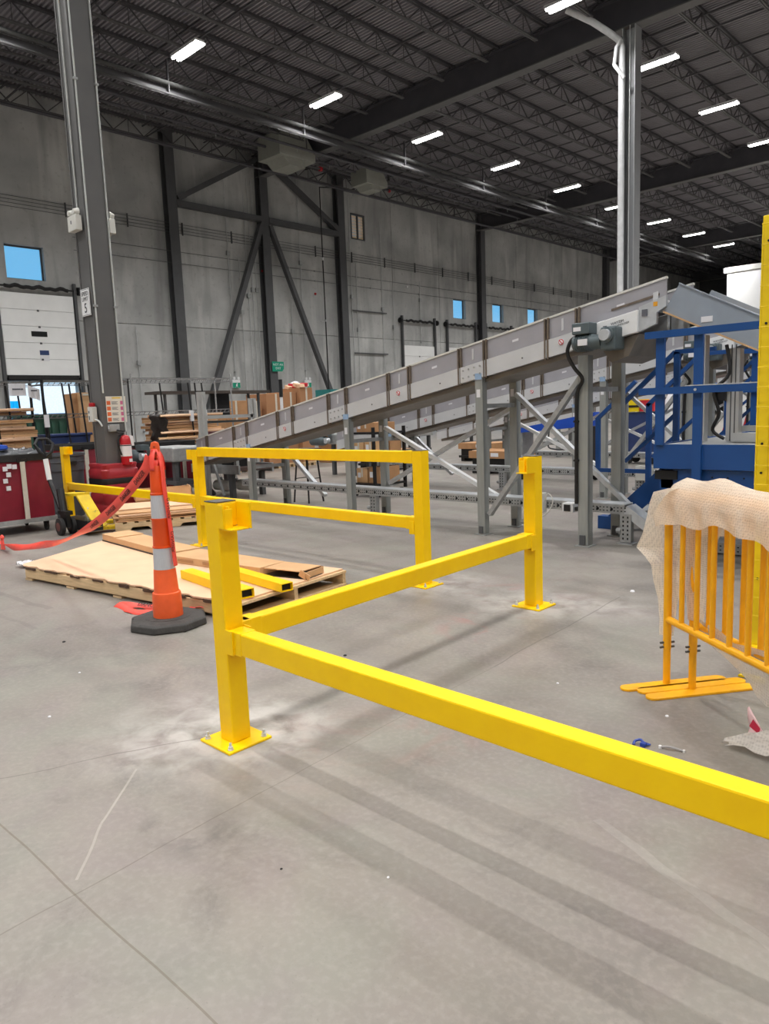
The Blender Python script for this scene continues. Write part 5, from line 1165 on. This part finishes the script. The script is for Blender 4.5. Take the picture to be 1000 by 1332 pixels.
cart('large red canvas laundry cart at the left edge with stuffed black top', -10.88, 3.2, .9, 1.85, 1.08, True)
cart('red canvas laundry cart behind the grey can, left of the near column', -12.95, 5.8, .8, 1.15, 1.1)
cart('red canvas laundry cart partly hidden just right of the near column', -12.9, 7.2, .7, 1.0, 1.05)
P = []
for i in range(13): P.append([(-11.3+.84*i/12, 2.35+1.7*j/16, 1.05+.11*abs(noise.noise(Vector((i*.5, j*.5, 2))))+.05*math.sin(math.pi*i/12)) for j in range(17)])
tag(MB().grid(P).build('black_liner', BAGP, smooth=True, thick=.004), 'crinkled dark plastic liner heaped on the large red cart', 'liner')
t = thing('blue_item', 'bright blue shallow plastic tub lying on top of the large red cart', 'tub', (-10.75, 3.52, 1.14))  # unidentified blue object, shaped like a lid with a knob
MB().lathe([(.16, 0), (.18, .02), (.17, .06), (.05, .08)], n=16).build('lid', BLUEB, t, smooth=True); MB().tube([(-.05, 0, .08), (-.03, 0, .11), (.03, 0, .11), (.05, 0, .08)], .01, 6).build('knob', BLUEB, t)
t = thing('trash_can', 'round grey plastic trash can behind the pallet jack handle', 'bin', (-11.72, 4.84, 0))
MB().lathe([(.24, .0), (.25, .02), (.29, .72), (.305, .73), (.31, .95), (.33, .96), (.33, 1.0), (.3, 1.0), (.27, .1)], n=26).build('body', GREYP, t, smooth=True)
MB().box(.27, .36, -.06, .06, .83, .88).build('handle', BLACK, t); MB().lathe([(.314, .86), (.318, .87), (.314, .88)], n=26).build('rib', GREYP, t)

# wire shelving
def shelving(label, x0, x1, y0, y1, zs, mt, post_m, ztop, legs=None):
    t = thing('wire_shelving', label, 'shelf', ((x0+x1)/2, (y0+y1)/2, 0), group='wire shelving units')
    for z in zs:
        o = MB()
        for x in (x0, x1): o.box(x-.012, x+.012, y0, y1, z-.065, z-.053).box(x-.01, x+.01, y0, y1, z+.0, z+.012)
        for y in (y0, y1): o.box(x0, x1, y-.012, y+.012, z-.065, z-.053).box(x0, x1, y-.01, y+.01, z, z+.012)
        n = int((y1-y0)/.1)
        for k in range(n+1):
            y = y0+(y1-y0)*k/n
            for x in (x0, x1): o.beam((x, y, z-.058), (x, min(y+.05, y1), z+.006), .008, .008)
        s = o.build('shelf_frame', mt, t, w=True); w = MB()
        for k in range(int((y1-y0)/.05)): y = y0+.05*k; w.box(x0, x1, y-.003, y+.003, z-.002, z+.004)
        w.build('wire_deck', mt, s, w=True, kind='stuff')
    for x in (x0, x1):
        for y in (y0, y1): MB().tube([(x, y, .1), (x, y, ztop)], .016, 8).build('post', post_m, t, w=True)
    for x in (x0, x1):
        for y in (y0, y1): MB().lathe([(.055, -.018), (.055, .018)], (x, y, .056), 10, 'Y').cbox((x, y, .11), (.03, .05, .03)).build('caster', BLACKR, t, w=True)
    return t
DW = mat('dull_wire', (120, 120, 118), .45, .4, var=.15, scale=20)
shelving('left wire shelving unit with black rods, behind the large red cart', -14.05, -13.5, 3.6, 5.32, (.92, 1.62, 2.2), DW, BLACK, 2.24)
shelving('middle wire shelving unit with black rods, left of the near column', -14.1, -13.55, 5.36, 6.98, (.92, 1.62, 2.22), DW, BLACK, 2.26)
shelving('right chrome wire shelving unit, right of the near column', -14.1, -13.5, 7.02, 9.3, (.93, 1.62, 2.27), CHRM, CHRM, 2.36)
rods = [(-13.45, 4.55), (-13.5, 4.78), (-13.6, 5.0), (-13.42, 5.36), (-13.5, 5.75), (-13.6, 5.92), (-13.52, 6.08), (-13.54, 6.25), (-13.54, 6.55), (-13.6, 7.75), (-13.45, 8.3), (-13.44, 8.45), (-13.42, 8.6)]
for i, (x, y) in enumerate(rods):
    o = tag(MB().tube([(x, y, 1.05 if i % 3 else .95), (x-.02, y-.06, 2.18)], .017, 6).build('strap_rod', BLACK), ['thin black rod leaning on the wire shelving, left of the near column', 'thin black rod leaning on the wire shelving, right of the near column'][i > 8], 'rod', ['black rods left of the column', 'black rods right of the column'][i > 8])
    if i in (3, 10, 12): MB().box(x-.03, x+.03, y-.07, y+.0, 1.4, 1.62).build('white_tie', PAPER, o)
# folded cardboard on the shelves
def pile(n, x0, x1, y0, y1, z, dz, where, sheet_t):
    W_ = ['lowest', 'second', 'third', 'fourth', 'fifth', 'sixth', 'seventh', 'eighth', 'ninth', 'tenth', 'eleventh', 'twelfth']
    for k in range(n):
        a = random.uniform(-.06, .06); b = random.uniform(-.1, .1)
        t = thing('folded_carton', 'flat folded brown carton %s, %s from the bottom' % (where, W_[k]), 'carton', ((x0+x1)/2, (y0+y1)/2+b, z+dz*k), random.uniform(-.03, .03), 'folded cartons '+where)
        lx, ly = (x1-x0), (y1-y0)
        MB().box(-lx/2+a, lx/2+a, -ly/2, ly/2, 0, sheet_t).build('lower_ply', [CARD, CARDD, CARDL][k % 3], t); MB().add([(lx/2+a, -ly/2, sheet_t), (lx/2+a, ly/2, sheet_t*1.1), (-lx/2+a, ly/2, sheet_t), (-lx/2+a, -ly/2, sheet_t), (lx/2+a-.02, -ly/2, dz-.012), (lx/2+a, ly/2, dz-.006), (-lx/2+a, ly/2, dz-.002), (-lx/2+a, -ly/2, dz-.006)], [(3, 2, 1, 0), (4, 5, 6, 7), (0, 1, 5, 4), (1, 2, 6, 5), (2, 3, 7, 6), (3, 0, 4, 7)]).build('upper_ply', [CARDD, CARDL, CARD][k % 3], t)
pile(10, -14.0, -13.46, 3.65, 5.08, .935, .062, 'on the left shelf', .016)
pile(11, -14.0, -13.48, 7.48, 8.95, .945, .056, 'on the right shelf', .014)
P = [[(-13.46-.02*math.sin(a*1.9+b), 7.34+.36*a/6+.03*math.sin(b*2.1), .95+.62*b/9) for b in range(10)] for a in range(7)]
tag(MB().grid(P).build('dark_film', mat('dark_stretch_film', (44, 36, 32), .35, var=.3, scale=12), thick=.002, smooth=True), 'dark stretch film round the left end of the cartons on the right shelf', 'film')
pile(2, -14.0, -13.5, 3.7, 5.05, 1.635, .06, 'on the upper left shelf', .02)
for i, (y0, y1, z0, z1) in enumerate(((4.76, 5.04, 1.96, 2.17), (5.07, 5.27, 1.94, 2.14))):
    o = tag(MB().grid([[(-13.46+.01*math.sin(a*2), y0+(y1-y0)*a/6, z0+(z1-z0)*b/4-.012*a*(i)) for b in range(5)] for a in range(7)]).build('paper_notice', PAPER, thick=.001), ['large white paper notice hanging from the left shelf, with a line of type', 'smaller white paper notice hanging right of the larger one'][i], 'notice')
    MB().box(-13.453, -13.45, y0+.05, y1-.05, (z0+z1)/2-.005, (z0+z1)/2+.02).build('type_line', LETG, o)
t = thing('tall_carton', 'tall flat brown carton standing left of the near column', 'carton', (-14.5, 6.45, 0))
MB().box(-14.7, -14.45, 6.22, 6.36, .0, 2.02).build('side', CARDD, t, w=True); MB().box(-14.7, -14.4, 6.36, 6.95, 0, 2.04).build('front', CARD, t, w=True); MB().box(-14.398, -14.396, 6.45, 6.6, 1.98, 2.02).build('tape', WEBB, t, w=True)
t = thing('green_dumpster', 'dark green ribbed bin behind the left shelving', 'bin', (-16.2, 6.4, 0))
MB().box(-16.6, -15.95, 5.85, 6.85, .1, 1.6).build('body', GREEN, t, w=True, bevel=.03)
for k in range(6): MB().box(-15.95, -15.91, 5.93+.16*k, 6.0+.16*k, .15, 1.5).build('rib', GREEN, t, w=True)
MB().box(-16.65, -15.9, 5.8, 6.9, 1.6, 1.66).build('rim', GREEN, t, w=True)
for y in (6.0, 6.7): MB().lathe([(.06, -.02), (.06, .02)], (-16.1, y, .06), 10, 'Y').build('caster', BLACKR, t, w=True)
t = thing('blue_tote', 'dark blue plastic tote on the middle shelf', 'tote', (-13.8, 5.75, .935))
MB().prism([(-.36, 0), (.36, 0), (.42, .3), (-.42, .3)], -.22, .22, 'X').build('body', BLUED, t); MB().box(-.25, .25, -.45, .45, .29, .335).build('rim', BLUED, t, bevel=.01); MB().lathe([(.03, .22), (.03, .226)], (0, 0, .14), 10, 'X').build('badge', PAPER, t)

# aluminium frame, table top, crates far left of the conveyors
t = thing('profile_frame', 'aluminium profile frame standing at the foot of the nearest conveyor', 'frame', (-11.8, 8.0, 0))
for x, y, zt in ((-11.8, 7.42, 1.93), (-11.74, 7.48, 1.93), (-11.8, 8.55, 1.80), (-11.8, 8.64, 1.80)):
    MB().box(x-.03, x+.03, y-.03, y+.03, .01, zt).box(x-.06, x+.06, y-.05, y+.05, 0, .01).build('post', ALU, t, w=True)
MB().box(-11.83, -11.77, 7.5, 8.6, 1.44, 1.5).build('cross_bar', ALU, t, w=True); MB().box(-11.86, -11.83, 7.45, 8.6, 1.36, 1.4).build('dark_cross_bar', DARKST, t, w=True)
MB().beam((-11.72, 7.5, .9), (-11.3, 7.5, .05), .04, .04).build('prop', GALV, t, w=True)
t = thing('dark_bench', 'dark bench top on thin legs behind the aluminium frame', 'bench', (-14.9, 9.4, 0))
MB().box(-15.2, -14.6, 8.2, 11.2, 2.0, 2.06).build('top', mat('bench_dark_top', (70, 62, 56), .6), t, w=True)
for y in (8.4, 10.9):
    for x in (-15.1, -14.7): MB().box(x-.025, x+.025, y-.025, y+.025, 0, 2.0).build('leg', DARKST, t, w=True)
MB().box(-14.95, -14.9, 9.7, 10.2, 1.5, 2.0).build('hanging_monitor', BLACK, t, w=True)
CB = [(-16.6, -16.0, 10.8, 11.5, 1.85, 'brown carton stack left of the white bollard, left half', 'carton'), (-16.6, -16.0, 11.68, 11.95, 1.84, 'narrow tall brown carton beside the aluminium frame', 'carton'),
      (-16.9, -16.0, 12.12, 12.78, 2.02, 'large brown gaylord box under the green wall sign', 'box'), (-16.9, -16.05, 12.8, 13.2, 2.06, 'medium brown gaylord box beside the large one', 'box'), (-16.7, -15.9, 13.22, 13.66, 2.17, 'dark brown gaylord box full of loose packets', 'box'), (-17.6, -16.9, 13.9, 14.5, 2.12, 'small brown box far behind the packets', 'box')]
for x0, x1, y0, y1, z1, lb, ct in CB:
    t = thing('gaylord_box', lb, ct, ((x0+x1)/2, (y0+y1)/2, 0))
    MB().box(x0, x1, y0, y1, .12, z1).build('walls', CARDD if 'stack' in lb else BOXB, t, w=True, bevel=.01); MB().box(x0-.02, x1+.02, y0-.02, y1+.02, .08, .12).build('skid_deck', WOOD, t, w=True)
    for q in (y0, (y0+y1)/2-.04, y1-.08): MB().box(x0, x1, q, q+.08, 0, .08).build('skid_runner', WOOD, t, w=True)
    MB().box(x1+.001, x1+.004, (y0+y1)/2-.03, (y0+y1)/2+.03, z1-.5, z1-.005).build('packing_tape', WEBB, t, w=True)
for k in range(9):
    o = MB().cbox((0, 0, .05), (.2, .16, .1)).build('loose_packet', [CARDL, BRICKR, PAPER][k % 3], bevel=.01); o.location = (-16.5+.18*(k % 4), 13.3+.12*(k % 3), 2.15+.05*(k//4)); o.rotation_euler = (.2*math.sin(k), .3*math.cos(k*2), k)
    tag(o, 'small loose %s packet heaped on the dark brown gaylord box' % ['tan', 'red', 'white'][k % 3], 'packet', '%s packets in the gaylord box' % ['tan', 'red', 'white'][k % 3])
t = thing('teal_crate', 'teal display crate with white bottles inside, just above the nearest conveyor edge', 'crate', (-16.3, 14.8, 0))
MB().box(-16.6, -16.0, 14.4, 15.2, .0, 1.8).build('plinth', CARDD, t, w=True); MB().box(-16.6, -16.0, 14.38, 14.43, 1.8, 2.12).box(-16.6, -16.0, 15.17, 15.22, 1.8, 2.12).box(-16.6, -16.55, 14.4, 15.2, 1.8, 2.12).box(-16.1, -16.0, 14.4, 15.2, 2.05, 2.12).build('tray', TEAL, t, w=True)
for k in range(3):
    b = tag(MB().lathe([(.06, 0), (.06, .16), (.02, .2), (.02, .24)], (-16.15, 14.58+.2*k, 1.8), 12).build('white_bottle', PAPER, smooth=True), '%s white bottle in the teal crate' % ['left', 'middle', 'right'][k], 'bottle')
    MB().lathe([(.022, .24), (.022, .27)], (-16.15, 14.58+.2*k, 1.8), 8).build('cap', DARKST, b)
o = tag(MB().tube([(-15.2, 12.0, 0), (-15.2, 12.0, 2.3)], .04, 8).build('white_bollard', PAPER), 'thin white and black post left of the large gaylord box', 'post'); MB().tube([(-15.2, 12.0, 1.9), (-15.2, 12.0, 2.35)], .05, 8).build('black_sleeve', BLACK, o)

# tail machinery
def motor_unit(label, x, y):
    t = thing('tail_drive', label, 'drive', (x, y, 0), group='grey tail drives')
    MB().box(-.45, .45, -.3, .35, .72, .98).build('housing', GALV, t, bevel=.03); MB().lathe([(.1, -.5), (.12, -.48), (.12, -.1), (.09, 0)], (-.35, -.42, .82), 14, 'X').build('motor', MOTR, t, smooth=True)
    MB().cbox((-.35, -.42, .98), (.2, .16, .1)).build('terminal_box', MOTR, t); MB().lathe([(.07, 0), (.07, .1)], (-.3, -.5, .82), 12, 'Y').build('end_cap', GALVL, t)
    for sx in (-.35, .35):
        for sy in (-.2, .25): MB().box(sx-.04, sx+.04, sy-.04, sy+.04, 0, .72).build('leg', DARKST, t)
    MB().cbox((0, 0, .35), (.9, .5, .06)).build('cross_shelf', DARKST, t); return t
motor_unit('grey tail drive with a motor beside the orange cone top', -11.9, 6.9)
motor_unit('grey tail drive under the nearest conveyor, behind the black stool', -12.6, 11.9)
motor_unit('grey tail drive under the second conveyor, right of the cardboard cart', -13.9, 15.6)
motor_unit('grey tail drive under the third conveyor, in the distance', -14.2, 18.9)
t = thing('belt_infeed', 'low brown belt infeed table at the foot of the nearest conveyor', 'conveyor', (-12.2, 7.9, 0))
MB().box(-12.45, -10.9, 7.6, 8.3, .5, .56).build('belt', mat('brown_belt', (86, 66, 60), .7), t, w=True); MB().box(-12.45, -10.9, 7.56, 7.6, .44, .6).build('side_rail', GALV, t, w=True); MB().box(-12.45, -10.9, 8.3, 8.34, .44, .6).build('side_rail', GALV, t, w=True)
for x in (-12.35, -11.2):
    for y in (7.62, 8.28): MB().box(x-.05, x+.05, y-.04, y+.04, 0, .44).build('leg', DARKST, t, w=True)
MB().beam((-12.3, 7.55, .45), (-11.7, 7.55, .05), .05, .06, (0, 1, 0)).build('brace', DARKST, t, w=True)
MB().box(-12.2, -11.0, 7.62, 8.2, .95, 1.0).build('upper_shelf', GALV, t, w=True)
for x in (-12.15, -11.6, -11.05): MB().box(x-.04, x+.04, 7.6, 7.66, .56, 1.15).build('upright', GALV, t, w=True)
MB().box(-12.1, -11.65, 7.7, 8.1, 1.0, 1.2).build('maroon_box', mat('maroon_plastic', (90, 40, 48), .5), t, w=True); MB().box(-11.55, -11.1, 7.7, 8.1, 1.0, 1.1).build('teal_box', TEAL, t, w=True); MB().box(-12.1, -11.2, 7.7, 8.1, .56, .9).build('dark_motor', BLACK, t, w=True)
MB().lathe([(.1, 0), (.1, .5)], (-11.9, 7.75, .2), 12, 'X').build('roller', OFFW, t, w=True); MB().lathe([(.1, 0), (.1, .45)], (-11.3, 7.85, .22), 12, 'X').build('roller', OFFW, t, w=True)
t = thing('black_stool', 'tall black stand on four splayed legs under the nearest conveyor', 'stand', (-9.48, 7.95, 0))
MB().box(-.2, .2, -.16, .16, .84, .9).build('seat', mat('dark_brown_seat', (58, 40, 32), .6), t, bevel=.01); MB().box(-.22, .22, -.18, .18, .80, .84).build('seat_frame', BLACK, t)
for sx in (-1, 1):
    for sy in (-1, 1): MB().beam((sx*.13, sy*.1, .82), (sx*.19, sy*.16, 0), .02, .02).build('leg', BLACK, t)
MB().beam((.155, -.13, .4), (.155, .13, .4), .012, .012).beam((-.155, -.13, .4), (-.155, .13, .4), .012, .012).build('stretcher', BLACK, t)
t = thing('box_cart', 'black shelf cart loaded with brown boxes under the nearest conveyor', 'cart', (-9.05, 9.2, 0))
for z in (.2, .66, 1.08): MB().box(-.32, .32, -.36, .36, z, z+.035).build('shelf', BLACK, t)
for sx in (-.29, .29):
    for y in (-.38, .38): MB().box(sx-.025, sx+.025, y-.02, y+.02, .12, 1.2).build('upright', BLACK, t)
for sx in (-.27, .27):
    for sy in (-.3, .3): MB().lathe([(.055, -.02), (.055, .02)], (sx, sy, .057), 10, 'Y').cbox((sx, sy, .11), (.04, .05, .03)).build('caster', BLACKR, t)
WB = ['middle shelf front left', 'middle shelf front right', 'middle shelf back left', 'middle shelf back right', 'bottom shelf left', 'bottom shelf right', 'top shelf']
for i, (x, y, z, sx, sy, sz, c) in enumerate(((-.15, -.16, .697, .25, .3, .26, CARD), (.14, -.16, .697, .27, .3, .3, CARD), (-.14, .17, .697, .26, .28, .22, CARDD), (.15, .17, .697, .27, .28, .25, CARDD), (-.15, 0, .237, .27, .5, .25, CARD), (.15, 0, .237, .27, .5, .28, CARDD), (-.02, 0, 1.117, .45, .5, .16, CARDD))):
    o = thing('small_carton', 'small brown carton on the black cart, %s' % WB[i], 'carton', (-9.05+x, 9.2+y, z), group='cartons on the black cart')
    MB().box(-sx/2, sx/2, -sy/2, sy/2, 0, sz).build('body', c, o, bevel=.005); MB().box(-.02, .02, -sy/2-.002, -sy/2, sz*.4, sz).build('tape_strip', WEBB, o); MB().box(-sx/2+.03, -sx/2+.1, -sy/2-.003, -sy/2, sz*.35, sz*.7).build('label', PAPER, o)
for i, (x, y) in enumerate(((-12.9, 13.4), (-12.0, 16.4), (-9.5, 13.6))):
    t = thing('carton_pallet', ['brown cartons on a dark skid under the second conveyor', 'brown cartons on a dark skid far under the third conveyor', 'dark skid with a flat brown carton between the second conveyor legs'][i], 'cartons', (x, y, 0))
    MB().box(-.6, .6, -.4, .4, .1, .16).build('skid', BLACK, t); MB().box(-.55, .55, -.35, .35, .16, .34).build('dark_carton', BLACK, t); MB().box(-.6, .6, -.42, .42, .34, .5).build('top_carton', CARDD, t)
    MB().box(.0, .2, -.425, -.42, .38, .46).build('label', PAPER, t)
    for sx in (-.5, .5): MB().box(sx-.06, sx+.06, -.35, .35, 0, .1).build('runner', BLACK, t)
